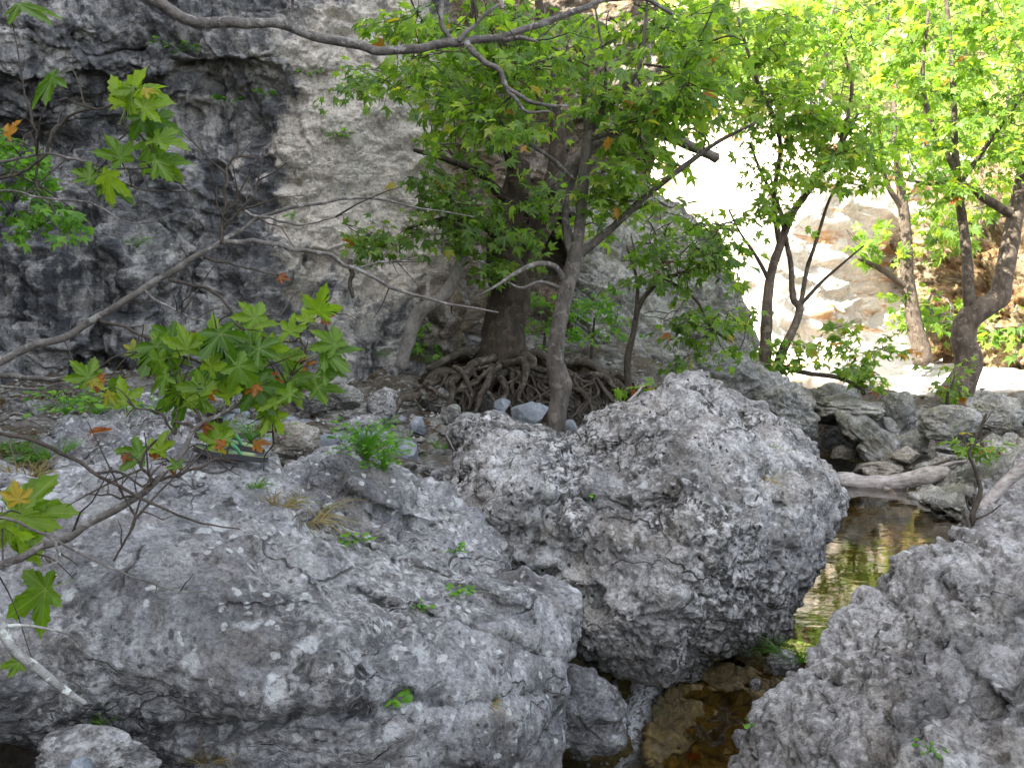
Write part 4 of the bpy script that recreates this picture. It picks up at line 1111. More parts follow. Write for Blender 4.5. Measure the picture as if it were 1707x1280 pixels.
t2.limb('limb', [(838, 330, 8.6, 9), (800, 290, 8.4, 7), (740, 265, 8.2, 5), (690, 250, 8.0, 3)], 'dark_bark', 8, 0.3)
t2.limb('limb', [(836, 400, 8.6, 7), (800, 375, 8.4, 5), (745, 365, 8.2, 4), (680, 380, 8.0, 2.5)], 'dark_bark', 8, 0.3)
ROOTS = [
 [(815, 590, 8.5, 18), (780, 605, 8.35, 16), (755, 618, 8.3, 15), (725, 635, 8.2, 14), (700, 655, 8.1, 12), (665, 664, 8.0, 10), (652, 690, 7.9, 7), (655, 715, 7.85, 4)],
 [(820, 600, 8.4, 12), (790, 612, 8.2, 11), (765, 620, 8.1, 11), (752, 650, 8.0, 9), (748, 680, 7.9, 7), (755, 700, 7.85, 5)],
 [(830, 605, 8.35, 11), (822, 625, 8.15, 10), (812, 645, 8.05, 9), (800, 660, 8.0, 8), (792, 690, 7.9, 5)],
 [(835, 610, 8.3, 10), (832, 640, 8.1, 9), (840, 655, 8.05, 8), (830, 680, 7.95, 7), (835, 700, 7.9, 5), (850, 720, 7.8, 3)],
 [(845, 605, 8.3, 12), (870, 600, 8.15, 12), (877, 620, 8.05, 10), (868, 645, 8.0, 7), (866, 665, 7.95, 5), (880, 680, 7.9, 3)],
 [(860, 600, 8.35, 14), (885, 592, 8.25, 12), (892, 610, 8.2, 9), (915, 614, 8.1, 7), (940, 610, 8.05, 5)],
 [(870, 585, 8.5, 16), (900, 585, 8.4, 14), (925, 595, 8.35, 12), (960, 605, 8.3, 11), (1000, 625, 8.25, 9), (1030, 650, 8.2, 6)],
 [(880, 580, 8.6, 15), (940, 588, 8.55, 14), (990, 600, 8.5, 13), (1020, 625, 8.45, 11), (1045, 650, 8.4, 8)],
 [(870, 600, 8.4, 10), (900, 625, 8.2, 9), (940, 640, 8.1, 7), (975, 655, 8.05, 6), (985, 690, 8.0, 4)],
 [(880, 610, 8.3, 8), (905, 640, 8.15, 7), (930, 645, 8.1, 6), (955, 665, 8.0, 4)],
 [(805, 590, 8.6, 14), (770, 595, 8.55, 12), (740, 605, 8.5, 10), (715, 615, 8.45, 8)],
 [(820, 610, 8.3, 7), (805, 630, 8.2, 7), (780, 640, 8.15, 6), (770, 665, 8.1, 5), (775, 690, 8.0, 3)],
 [(850, 620, 8.25, 7), (858, 645, 8.15, 6), (848, 665, 8.1, 5), (858, 690, 8.0, 3)],
 [(840, 615, 8.25, 6), (815, 640, 8.1, 7), (822, 670, 8.0, 6), (812, 700, 7.9, 5), (818, 725, 7.8, 3)],
 [(780, 620, 8.3, 6), (745, 640, 8.2, 6), (730, 670, 8.1, 5), (735, 700, 8.0, 4), (722, 730, 7.8, 3), (730, 760, 7.4, 2)],
 [(900, 600, 8.4, 8), (950, 625, 8.3, 8), (1000, 645, 8.2, 7), (1010, 680, 8.1, 5), (1025, 705, 8.0, 3)],
 [(890, 620, 8.3, 6), (880, 650, 8.2, 6), (900, 670, 8.1, 5), (930, 672, 8.0, 4), (945, 690, 7.95, 3)],
 [(800, 605, 8.45, 9), (770, 630, 8.3, 8), (740, 625, 8.25, 7), (700, 640, 8.2, 6), (690, 665, 8.1, 4), (705, 690, 8.0, 3)],
]
for k, rt in enumerate(ROOTS):
    t2.limb('root', [(a, b, c, e * 0.62) for a, b, c, e in rt], 'root', 10, 0.4, 8, seed=30 + k, jitter=2.4)
for k in range(34):      # lesser roots winding through the tangle
    x0 = rs.uniform(730, 1000); y0 = 598 + abs(x0 - 845) * 0.16 + rs.uniform(0, 18); d0 = 8.35 - rs.uniform(0, 0.25); dx = np.sign(x0 - 845) * rs.uniform(0, 16); w0 = rs.uniform(2.4, 5.4)
    ln = [(x0, y0, d0, w0)]
    for j in range(5):
        x0 += dx + rs.normal() * 17; y0 += rs.uniform(2, 22); d0 -= rs.uniform(-0.02, 0.07)
        ln.append((x0, min(y0, 716), d0, w0 * (1 - 0.18 * j)))
    t2.limb('root', ln, 'root', 8, 0.4, 6, seed=70 + k, jitter=2.4)
# fine dangling roots
for k in range(34):
    x0 = rs.uniform(720, 1010); y0 = 600 + abs(x0 - 840) * 0.12 + rs.uniform(0, 25); d0 = 8.3 - 0.001 * abs(x0 - 840)
    ln = [(x0, y0, d0, 3.2)]
    for j in range(5):
        x0 += rs.normal() * 14; y0 += rs.uniform(8, 24); d0 -= rs.uniform(0, 0.08)
        ln.append((x0, min(y0, 722), d0, 3.0 - 0.45 * j))
    p, r = px_line(ln); p, r = resample(p, r, 4); t2.twig(p, r, 6)
_sk = t2.skel; t2.skel = t2.skel[:6]
t2.sprays([(700, 800, 235, 330, 7.9, 8.7, 16), (690, 790, 320, 400, 7.8, 8.6, 16), (600, 700, 370, 405, 7.7, 8.3, 11), (800, 835, 410, 480, 8.0, 8.4, 5), (870, 930, 295, 350, 8.2, 8.8, 7), (690, 780, 20, 190, 8.0, 9.0, 20), (780, 1000, 0, 190, 8.4, 9.3, 20), (570, 650, 100, 150, 7.8, 8.4, 6), (720, 850, 150, 250, 8.0, 8.8, 14), (855, 905, 372, 398, 8.2, 8.5, 4), (800, 900, 290, 400, 7.9, 8.3, 7)], rs, 0.115, 13)
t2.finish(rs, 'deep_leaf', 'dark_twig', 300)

# slender plane tree
t1 = Plant('plane_tree', P(925, 745, 6.6), 'slender grey plane tree with knotted stem rising behind the great boulder', 'tree')
t1.limb('trunk', [(925, 770, 6.6, 18), (928, 700, 6.6, 16), (932, 665, 6.6, 16), (934, 640, 6.6, 18.5), (926, 605, 6.6, 15), (929, 560, 6.6, 13.5), (940, 500, 6.6, 13), (950, 460, 6.6, 13), (960, 425, 6.6, 14), (962, 405, 6.6, 10)], 'bark', 18, 0.12)
t1.limb('stem', [(962, 425, 6.6, 10), (966, 380, 6.6, 9.5), (972, 310, 6.5, 9.5), (980, 235, 6.5, 9.5), (990, 205, 6.5, 8), (1025, 165, 6.4, 6), (1065, 115, 6.3, 4), (1075, 50, 6.3, 3), (1080, -10, 6.3, 2)], 'bark', 12, 0.2)
t1.limb('stem', [(955, 432, 6.6, 8), (945, 390, 6.65, 7), (943, 350, 6.65, 6), (955, 300, 6.7, 5), (973, 262, 6.55, 5)], 'bark', 10, 0.2)
t1.limb('branch', [(980, 235, 6.5, 6.5), (975, 180, 6.5, 5), (965, 120, 6.5, 4), (930, 85, 6.4, 2.5), (890, 60, 6.3, 1.5)], 'bark', 8, 0.2)
t1.limb('branch', [(966, 425, 6.6, 8), (1020, 380, 6.5, 6.5), (1080, 325, 6.4, 5.5), (1150, 270, 6.3, 4.5), (1200, 235, 6.2, 3.5), (1260, 205, 6.1, 2)], 'bark', 10, 0.15)
t1.limb('branch', [(957, 300, 6.6, 4), (920, 265, 6.5, 4), (880, 240, 6.4, 3.5), (840, 225, 6.3, 3), (780, 215, 6.2, 1.5)], 'twig', 8, 0.15)
t1.limb('branch', [(942, 470, 6.6, 6), (925, 445, 6.5, 5), (895, 440, 6.4, 4.5), (860, 455, 6.3, 3.5), (830, 475, 6.2, 2.5), (800, 492, 6.2, 1.2)], 'twig', 8, 0.2)
t1.limb('branch', [(935, 480, 6.6, 4), (900, 470, 6.45, 3), (870, 480, 6.35, 2.5), (845, 470, 6.3, 1.2)], 'twig', 6, 0.2)
t1.limb('branch', [(985, 232, 6.5, 5), (1040, 215, 6.7, 4.5), (1090, 200, 6.9, 3.5), (1140, 170, 7, 2)], 'bark', 8, 0.2)
t1.limb('branch', [(1000, 195, 6.45, 4), (1010, 130, 6.3, 3), (1000, 60, 6.2, 2), (990, 0, 6.1, 1.5)], 'twig', 8, 0.2)
t1.sprays([(720, 900, 140, 215, 5.9, 6.8, 24), (830, 1000, 20, 160, 5.9, 6.9, 34), (980, 1200, 10, 180, 5.8, 7.0, 50), (1020, 1180, 150, 240, 6.0, 6.9, 26), (985, 1040, 270, 380, 6.3, 6.9, 10), (700, 860, 30, 130, 6.0, 7.0, 18), (1030, 1110, 240, 300, 6.1, 6.6, 6), (590, 720, 105, 145, 6.2, 6.9, 7), (610, 720, 15, 60, 6.3, 7.0, 9), (1000, 1100, 270, 340, 6.2, 6.7, 5)], rs, 0.108, 14)
t1.finish(rs, 'leaf', 'dark_twig', 300, autumn=0.03)

# sapling by the outcrop
s1 = Plant('plane_sapling', P(1048, 645, 8.6), 'dark stemmed plane sapling in front of the grey outcrop', 'sapling')
s1.limb('stem', [(1048, 655, 8.6, 6.5), (1046, 600, 8.6, 6), (1055, 560, 8.6, 5), (1066, 510, 8.6, 4.5), (1095, 472, 8.5, 4), (1130, 457, 8.4, 3.5), (1195, 440, 8.3, 2)], 'dark_twig', 8, 0.15)
s1.limb('branch', [(1060, 535, 8.6, 4), (1062, 470, 8.55, 3), (1045, 410, 8.5, 2)], 'dark_twig', 6, 0.15)
s1.limb('branch', [(1110, 465, 8.5, 3), (1160, 500, 8.4, 2.5), (1185, 545, 8.3, 2), (1220, 570, 8.2, 1.5)], 'dark_twig', 6, 0.15)
s1.sprays([(1070, 1235, 345, 440, 7.7, 8.6, 34), (1060, 1200, 420, 480, 7.9, 8.5, 14), (1080, 1190, 500, 590, 8.0, 8.5, 13), (1195, 1260, 520, 580, 8.2, 8.8, 5)], rs, 0.11, 10)
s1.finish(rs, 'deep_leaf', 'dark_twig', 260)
s2 = Plant('plane_sapling', P(1075, 700, 6.4), 'low leafy plane shoot sprouting behind the great boulder', 'sapling')
s2.limb('stem', [(1078, 705, 6.4, 3), (1085, 670, 6.4, 2.5), (1100, 640, 6.4, 2)], 'dark_twig', 6, 0.1)
s2.sprays([(1040, 1115, 630, 690, 6.2, 6.6, 7)], rs, 0.11, 10, length=0.25)
s2.finish(rs, 'leaf', 'dark_twig', 100, autumn=0.08)

# twin-stemmed tree
t4 = Plant('plane_tree', P(1285, 640, 10.3), 'young plane tree with twin dark stems against the sunlit cliff', 'tree')
t4.limb('stem', [(1275, 655, 10.3, 11), (1277, 560, 10.3, 10), (1283, 470, 10.3, 8), (1300, 410, 10.3, 7), (1325, 350, 10.3, 6), (1370, 290, 10.2, 5), (1400, 245, 10.2, 4), (1430, 190, 10.1, 2.5)], 'brown_bark', 10, 0.15)
t4.limb('stem', [(1285, 650, 10.3, 10), (1305, 585, 10.3, 8), (1322, 550, 10.3, 7), (1333, 515, 10.3, 6.5), (1322, 495, 10.3, 5.5), (1318, 440, 10.3, 4.5), (1310, 400, 10.3, 4), (1300, 350, 10.3, 3.5), (1270, 290, 10.2, 2.5), (1250, 240, 10.2, 2)], 'brown_bark', 10, 0.15)
t4.limb('branch', [(1334, 512, 10.3, 4), (1345, 450, 10.3, 3.5), (1358, 410, 10.2, 3), (1380, 340, 10.1, 2.5), (1400, 300, 10, 1.5)], 'brown_bark', 8, 0.15)
t4.limb('branch', [(1335, 508, 10.3, 3.5), (1370, 470, 10.2, 3), (1410, 435, 10.1, 2), (1440, 410, 10.1, 1.5)], 'dark_twig', 6, 0.15)
t4.limb('branch', [(1283, 470, 10.3, 4), (1262, 430, 10.2, 3), (1235, 390, 10.1, 2), (1215, 350, 10.0, 1.5)], 'dark_twig', 6, 0.15)
t4.limb('branch', [(1300, 610, 10.3, 5), (1345, 622, 10.1, 4), (1400, 630, 10.0, 4), (1440, 650, 9.9, 3)], 'dark_twig', 8, 0.2)
t4.limb('branch', [(1300, 410, 10.3, 5), (1290, 330, 10.2, 4), (1300, 230, 10, 3.5), (1260, 130, 9.8, 3), (1230, 30, 9.7, 2)], 'brown_bark', 8, 0.15)
t4.limb('branch', [(1400, 245, 10.2, 3.5), (1420, 150, 10.1, 3), (1400, 60, 10, 2), (1390, -20, 10, 1.5)], 'brown_bark', 8, 0.15)
t4.sprays([(1160, 1300, 0, 200, 9.0, 10.6, 46), (1280, 1450, 0, 190, 9.2, 10.8, 52), (1235, 1420, 180, 300, 9.4, 10.6, 42), (1380, 1510, 190, 300, 9.6, 10.6, 26), (1215, 1300, 300, 360, 9.6, 10.4, 7), (1270, 1345, 540, 610, 9.9, 10.4, 7), (1215, 1260, 440, 540, 10, 10.5, 4)], rs, 0.135, 14, length=0.5)
t4.finish(rs, 'leaf', 'dark_twig', 300, autumn=0.02)

# right tree on the dam
t5 = Plant('plane_tree', P(1590, 690, 11.6), 'crooked plane tree with a swollen knee rooted among the dam stones', 'tree')
t5.limb('trunk', [(1578, 700, 11.6, 36), (1590, 660, 11.6, 27), (1612, 620, 11.6, 21), (1614, 598, 11.6, 22), (1606, 570, 11.6, 19), (1612, 535, 11.6, 20), (1640, 512, 11.6, 19), (1665, 494, 11.6, 18), (1673, 460, 11.6, 15), (1683, 410, 11.6, 14), (1692, 360, 11.6, 13), (1705, 300, 11.6, 12), (1720, 220, 11.6, 11), (1735, 90, 11.6, 8), (1740, -60, 11.6, 6)], 'brown_bark', 18, 0.12)
t5.limb('stem', [(1622, 532, 11.6, 11), (1615, 490, 11.6, 10), (1612, 430, 11.6, 8.5), (1605, 370, 11.6, 7.5), (1597, 320, 11.6, 7), (1592, 250, 11.5, 6), (1590, 170, 11.4, 5), (1585, 80, 11.3, 4), (1575, -20, 11.2, 3)], 'brown_bark', 12, 0.15)
t5.limb('branch', [(1595, 290, 11.5, 5), (1570, 240, 11.4, 4.5), (1545, 180, 11.3, 4), (1538, 110, 11.2, 3.5), (1548, 20, 11.1, 2.5)], 'brown_bark', 8, 0.15)
t5.limb('branch', [(1597, 310, 11.5, 5), (1640, 250, 11.3, 4), (1690, 180, 11.1, 3), (1730, 120, 11, 2)], 'dark_twig', 8, 0.15)
t5.limb('branch', [(1690, 360, 11.6, 8), (1640, 330, 11.4, 7), (1610, 310, 11.2, 4), (1560, 305, 11, 2)], 'brown_bark', 8, 0.15)
t5.limb('branch', [(1600, 330, 11.5, 4), (1560, 310, 11.3, 3), (1510, 300, 11.1, 2)], 'dark_twig', 6, 0.15)
t5.sprays([(1490, 1640, -10, 150, 10.4, 12.0, 34), (1600, 1760, -10, 160, 10.4, 12.2, 34), (1500, 1640, 140, 300, 10.5, 12.0, 24), (1630, 1760, 150, 330, 10.6, 12.2, 30), (1520, 1600, 280, 330, 10.6, 11.6, 7)], rs, 0.14, 15, length=0.5)
t5.finish(rs, 'leaf', 'dark_twig', 300, autumn=0.015)

for (px, py, d, rects, lab, n) in (
    (1440, 650, 10.0, [(1375, 1510, 540, 590, 9.6, 10.3, 12), (1390, 1490, 580, 635, 9.6, 10.2, 8)], 'bushy plane shoot leaning over the stone dam', 130),
    (1585, 690, 11.0, [(1535, 1625, 600, 660, 10.8, 11.2, 8)], 'small plane shoot at the base of the crooked tree', 80),
    (1640, 745, 8.6, [(1600, 1680, 735, 770, 8.4, 8.8, 5)], 'sparse leafy twig growing from the layered bedrock bank', 50)):
    s = Plant('plane_sapling', P(px, py, d), lab, 'sapling')
    s.limb('stem', [(px, py + 8, d, 4), (px - 6, py - 25, d, 3), (px + 4, py - 55, d - 0.05, 2)], 'dark_twig', 6, 0.15)
    s.sprays(rects, rs, 0.12, 12, length=0.3)
    s.finish(rs, 'leaf', 'dark_twig', n, autumn=0.04)

# sunlit tree and bushes beyond
t6 = Plant('plane_tree', P(1530, 590, 15.5), 'pale sunlit tree trunk beyond the bright water', 'tree')
t6.limb('trunk', [(1540, 605, 15.5, 17), (1525, 540, 15.5, 13), (1512, 460, 15.5, 11), (1510, 400, 15.5, 10), (1506, 350, 15.5, 9), (1500, 300, 15.5, 7), (1490, 220, 15.5, 5), (1495, 120, 15.5, 3)], 'brown_bark', 10, 0.2)
t6.limb('branch', [(1512, 480, 15.5, 6), (1470, 450, 15.3, 5), (1430, 430, 15, 3)], 'brown_bark', 8, 0.2)
t6.limb('branch', [(1506, 350, 15.5, 5), (1480, 310, 15.4, 4), (1470, 270, 15.3, 3)], 'brown_bark', 8, 0.2)
t6.sprays([(1430, 1570, 140, 260, 14.8, 16.2, 26), (1430, 1500, 370, 430, 15.0, 16, 8), (1530, 1600, 330, 400, 15, 16, 10)], rs, 0.19, 14, length=0.7)
t6.finish(rs, 'leaf', 'twig', 200, autumn=0.03)
FB = [
 (1260, 130, 24, (1180, 1340, 20, 150, 23, 26, 34), 'broad sunlit bush high on the hillside above the cliff'),
 (1370, 140, 25, (1300, 1460, 0, 140, 24, 27, 36), 'tall bright bush on the hillside behind the twin stems'),
 (1540, 250, 22, (1470, 1620, 60, 250, 21, 23, 44), 'bright tree crown on the cliff top behind the crooked tree'),
 (1660, 290, 20, (1590, 1760, 120, 300, 18.5, 21, 48), 'sunlit tree on the ochre bank'),
 (1560, 540, 16.2, (1490, 1600, 480, 540, 15.8, 16.6, 13), 'sunlit green shrub at the foot of the ochre bank'),
 (1680, 560, 16, (1640, 1740, 490, 560, 15.6, 16.4, 12), 'sunlit shrub beside the gravel beach'),
 (1600, 400, 17.4, (1540, 1680, 330, 420, 16.4, 17.4, 16), 'hanging bush on the face of the ochre bank'),
 (1450, 90, 30, (1400, 1560, -40, 90, 29, 32, 40), 'pale green tree far up the hillside'),
 (1620, 60, 27, (1540, 1760, -60, 90, 26, 29, 46), 'large bright tree far behind the crooked tree'),
 (1130, 60, 27, (1040, 1220, -60, 120, 26, 29, 44), 'sunlit tree at the top of the gorge'),
 (940, 20, 26, (850, 1060, -80, 80, 24, 27, 44), 'leafy tree on the cliff top above the old plane tree'),
]
for (px, py, d, rc, lab) in FB:
    s = Plant('bush', P(px, py, d), lab, 'bush' if 'tree' not in lab else 'tree')
    if 'tree' in lab: s.root.name = 'broadleaf_tree'
    a, b, c, e, d0, d1, n = rc
    s.limb('trunk' if 'tree' in lab else 'stem', [(px, py + 12, d, 6), ((px + (a + b) / 2) / 2, (py + (c + e) / 2) / 2, d, 5), ((a + b) / 2, (c + e) / 2, d, 3), ((a + b) / 2 + 8, c + 10, d, 1.5)], 'twig', 8, 0.2)
    s.sprays([rc], rs, 0.2 if d < 22 else 0.27, 18, length=0.8 if d < 22 else 1.1, r0=0.008)
    s.finish(rs, 'leaf', 'twig', 0)

# shrubs at the cliff foot behind the old tree
for (px, py, d, rc, lab) in (
    (905, 590, 9.6, (880, 935, 490, 590, 9.2, 9.8, 14), 'fresh green shrub tucked behind the old plane trunk'),
    (985, 590, 9.8, (945, 1030, 480, 560, 9.4, 9.9, 16), 'pale green shrub growing between slender stem and outcrop'),
    (420 + 290, 590, 9.2, (690, 740, 540, 600, 8.9, 9.2, 4), 'little grassy shrub at the foot of the leaning trunk')):
    s = Plant('shrub', P(px, py, d), lab, 'shrub')
    s.limb('stem', [(px, py + 12, d, 3), (px + 3, py - 25, d, 2.5), (px + 6, py - 60, d, 1.5)], 'dark_twig', 6, 0.1)
    s.sprays([rc], rs, 0.085, 16, length=0.25, r0=0.004)
    s.finish(rs, 'herb', 'dark_twig', 60, autumn=0.0)

# leaning dead trunk at the cliff foot
t3 = Plant('dead_tree', P(668, 610, 8.5), 'crooked bare grey trunk leaning out from the cliff foot', 'dead tree')
t3.limb('stem', [(668, 612, 8.5, 11), (684, 555, 8.4, 11), (700, 520, 8.35, 12), (735, 496, 8.3, 11), (755, 470, 8.3, 10), (768, 435, 8.35, 9), (776, 395, 8.4, 7)], 'grey_wood', 14, 0.2)
t3.limb('stub', [(712, 515, 8.35, 6), (714, 490, 8.3, 5), (712, 462, 8.3, 3.5)], 'bleached', 8, 0.25)
t3.limb('stub', [(735, 495, 8.3, 4), (745, 482, 8.25, 2), (750, 470, 8.25, 1)], 'bleached', 6, 0.2)
t3.limb('root', [(585, 430, 9.0, 4), (590, 455, 8.95, 4), (582, 475, 8.9, 3.5), (590, 495, 8.9, 3)], 'root', 6, 0.3, jitter=1.5)
# ------------------------------------------------------------------ foreground tree reaching over the slab
rs = np.random.default_rng(77)
TB = np.array((-2.15, 2.25, 0.62))
t9 = Plant('plane_tree', TB, 'overhanging plane tree with arching bare boughs and large lobed leaves over the slab', 'tree')
t9.limb('trunk', (np.array([TB + (0, 0, -0.1), TB + (-.02, 0, .5), TB + (.05, .05, 1.1), TB + (.0, .1, 1.8), TB + (.08, .15, 2.6), TB + (.1, .2, 3.6)]), np.array((.11, .09, .08, .07, .06, .045))), 'bark', 14, 0.15, world=True)
J = lambda k: TB + np.array((.03, .05, k))
def limb_from(z0, r0, pts, mat='twig', seg=9, name='branch', rough=0.12):
    p, r = px_line(pts); r = r * (0.68 if name == 'branch' else 0.8)
    t9.limb(name, (np.concatenate([[J(z0)], p]), np.concatenate([[r0], r])), mat, seg, rough, world=True, jitter=1.3, seed=len(t9.skel))
limb_from(0.95, .035, [(-200, 680, 2.3, 13), (0, 598, 2.3, 10), (80, 570, 2.3, 9.5), (160, 530, 2.3, 9), (240, 480, 2.3, 8), (300, 445, 2.3, 7), (365, 405, 2.3, 6), (420, 370, 2.4, 5), (470, 350, 2.4, 4.3), (540, 337, 2.45, 3.8), (620, 330, 2.5, 3), (690, 345, 2.55, 2.4), (790, 362, 2.6, 1.3)])
br = lambda pts, mat='twig', seg=6: t9.limb('branch', pts, mat, seg, 0.12, per=6, jitter=2.2, seed=len(t9.skel))
br([(362, 407, 2.3, 5), (410, 402, 2.33, 4.7), (450, 405, 2.35, 4.5), (520, 418, 2.4, 4), (590, 447, 2.45, 3.5), (650, 475, 2.5, 3), (720, 500, 2.5, 2.5), (830, 520, 2.6, 1.3)])
br([(365, 405, 2.3, 3.2), (372, 370, 2.3, 3), (378, 310, 2.3, 2.6), (383, 275, 2.3, 2.4), (395, 250, 2.3, 2), (395, 205, 2.3, 1)], 'dark_twig')
br([(383, 275, 2.3, 1.8), (395, 262, 2.3, 1.6), (440, 265, 2.32, 1)], 'dark_twig')
br([(372, 380, 2.3, 2.4), (400, 352, 2.3, 2.2), (425, 320, 2.3, 1.6), (440, 250, 2.3, 1)], 'dark_twig')
br([(375, 370, 2.3, 2), (362, 340, 2.28, 1.6), (360, 318, 2.28, 1)], 'dark_twig')
br([(405, 352, 2.35, 3), (450, 365, 2.4, 2.6), (500, 375, 2.4, 1.5), (560, 362, 2.4, 1)])
br([(280, 468, 2.3, 3), (340, 480, 2.3, 2.8), (378, 508, 2.25, 2.6), (398, 543, 2.25, 2.4), (440, 562, 2.25, 2.2), (492, 570, 2.25, 1.4)], 'dark_twig')
br([(340, 430, 2.3, 2.2), (380, 438, 2.3, 1.8), (430, 452, 2.3, 1.4), (480, 462, 2.3, 1)], 'dark_twig')
br([(165, 532, 2.3, 3), (230, 557, 2.25, 2.6), (300, 590, 2.2, 2.4), (350, 612, 2.2, 2.2), (390, 635, 2.2, 1.6)], 'dark_twig')
br([(240, 485, 2.3, 2.4), (270, 505, 2.3, 2), (320, 530, 2.3, 1.6), (370, 540, 2.3, 1)])
br([(590, 447, 2.45, 2), (640, 438, 2.5, 1.6), (680, 430, 2.5, 1)])
# leafy bough
limb_from(0.35, .03, [(-200, 1015, 2.1, 12), (-60, 965, 2.05, 11), (50, 920, 2.05, 10), (130, 885, 2.05, 9.5), (200, 845, 2.05, 9), (255, 805, 2.05, 8), (300, 755, 2.1, 7), (335, 708, 2.1, 6), (380, 682, 2.15, 5), (430, 655, 2.2, 4), (490, 618, 2.25, 3), (545, 585, 2.3, 2)])
br([(258, 802, 2.05, 3), (235, 775, 2.05, 2.6), (250, 745, 2.05, 2.2), (262, 735, 2.05, 1.6)], 'dark_twig')
br([(330, 715, 2.1, 3), (295, 700, 2.1, 2.6), (290, 725, 2.1, 2), (270, 690, 2.1, 2), (225, 680, 2.12, 1.5)], 'dark_twig')
br([(335, 708, 2.1, 3.4), (310, 660, 2.12, 3), (285, 625, 2.15, 2.6), (265, 600, 2.15, 1.8), (235, 585, 2.15, 1.2)], 'dark_twig')
br([(380, 682, 2.15, 2.6), (385, 640, 2.15, 2.2), (370, 600, 2.15, 1.6), (362, 560, 2.15, 1)], 'dark_twig')
br([(265, 800, 2.05, 3), (320, 785, 2.06, 2.6), (360, 765, 2.08, 2), (395, 770, 2.1, 1.2)], 'dark_twig')
br([(240, 820, 2.05, 2.2), (200, 830, 2.04, 2), (180, 822, 2.04, 1.2)], 'dark_twig')
br([(490, 618, 2.25, 2.4), (470, 650, 2.2, 2), (455, 690, 2.2, 1.6), (455, 720, 2.2, 1.2)], 'dark_twig')
br([(490, 618, 2.25, 2.2), (510, 590, 2.27, 2), (500, 550, 2.28, 1.6), (545, 520, 2.3, 1.2)], 'dark_twig')
# lower dead boughs crossing the slab
limb_from(0.60, .022, [(-180, 700, 2.05, 6), (0, 722, 2.0, 5), (90, 748, 2.0, 4.8), (160, 790, 2.0, 4.4), (220, 822, 2.0, 4), (280, 850, 2.02, 3.4), (340, 872, 2.05, 2.6), (400, 882, 2.08, 1.4)], 'dark_twig', 7)
br([(160, 790, 2.0, 2.4), (200, 788, 2.0, 2), (240, 810, 2.02, 1.8), (258, 808, 2.03, 1.4)], 'dark_twig')
limb_from(0.25, .018, [(-160, 850, 2.0, 5), (0, 862, 1.98, 4), (60, 885, 1.98, 3.6), (150, 930, 2.0, 3), (230, 965, 2.02, 2.4), (300, 985, 2.05, 1.8), (360, 985, 2.06, 1)], 'twig', 7)
br([(95, 900, 1.98, 2.4), (98, 930, 1.98, 2), (70, 950, 1.97, 1.4)], 'lichen_twig')
br([(190, 935, 2.0, 2), (215, 890, 2.0, 1.8), (235, 850, 2.0, 1.2)], 'dark_twig')
# upper left twigs
limb_from(1.75, .02, [(-150, 290, 2.2, 6), (0, 272, 2.2, 4), (60, 258, 2.2, 3.6), (130, 266, 2.2, 3.2), (200, 282, 2.2, 2.8), (270, 275, 2.2, 2)], 'twig', 7)
limb_from(1.70, .02, [(-150, 330, 2.2, 5), (0, 318, 2.2, 3), (70, 330, 2.2, 2.8), (150, 338, 2.2, 2.4), (205, 368, 2.2, 2), (250, 370, 2.2, 1.6), (300, 352, 2.2, 1)], 'twig', 7)
br([(-10, 302, 2.2, 3), (60, 275, 2.2, 2.8), (95, 215, 2.2, 2.6), (125, 190, 2.2, 2.4), (180, 178, 2.2, 2), (225, 160, 2.2, 1.2)], 'dark_twig')
br([(64, 262, 2.2, 3), (60, 220, 2.2, 2.6), (45, 170, 2.2, 2)], 'dark_twig')
br([(64, 262, 2.2, 2.4), (58, 300, 2.2, 2), (65, 320, 2.2, 1.4)], 'dark_twig')
br([(130, 266, 2.2, 2.4), (190, 300, 2.2, 2), (250, 318, 2.2, 1.4), (310, 320, 2.2, 1)], 'dark_twig')
br([(200, 282, 2.2, 2), (195, 240, 2.2, 1.6), (225, 215, 2.2, 1)], 'dark_twig')
# thick top bough
limb_from(2.9, .05, [(60, -120, 2.5, 14), (245, -5, 2.6, 12), (300, 25, 2.6, 12), (350, 38, 2.6, 11), (430, 38, 2.6, 10.5), (500, 52, 2.65, 10), (580, 78, 2.7, 9.5), (650, 82, 2.7, 9), (750, 72, 2.75, 9), (830, 65, 2.8, 8), (900, 40, 2.8, 7), (980, 10, 2.85, 6), (1020, 0, 2.9, 5.5), (1080, 3, 2.9, 4.5), (1122, 25, 2.9, 3)], 'twig', 12, 'bough', 0.2)
br([(750, 68, 2.75, 5), (742, 40, 2.75, 4.5), (732, -15, 2.75, 4)], 'twig', 8)
br([(765, 65, 2.75, 5), (785, 45, 2.75, 4), (800, 30, 2.75, 3), (832, 8, 2.75, 2)], 'twig', 8)
br([(840, 62, 2.8, 4.5), (870, 64, 2.78, 3.6), (898, 70, 2.76, 2.4)], 'twig', 8)
br([(775, 75, 2.75, 5.5), (800, 95, 2.73, 5), (830, 120, 2.72, 4.6), (855, 148, 2.72, 4), (890, 172, 2.72, 3.4), (950, 178, 2.72, 2)], 'twig', 8)
br([(838, 130, 2.72, 4), (848, 158, 2.72, 3.6), (872, 182, 2.72, 3), (915, 186, 2.72, 1.8)], 'twig', 8)
br([(470, 44, 2.65, 4), (484, 22, 2.65, 3), (490, -10, 2.65, 2.5)], 'twig', 8)

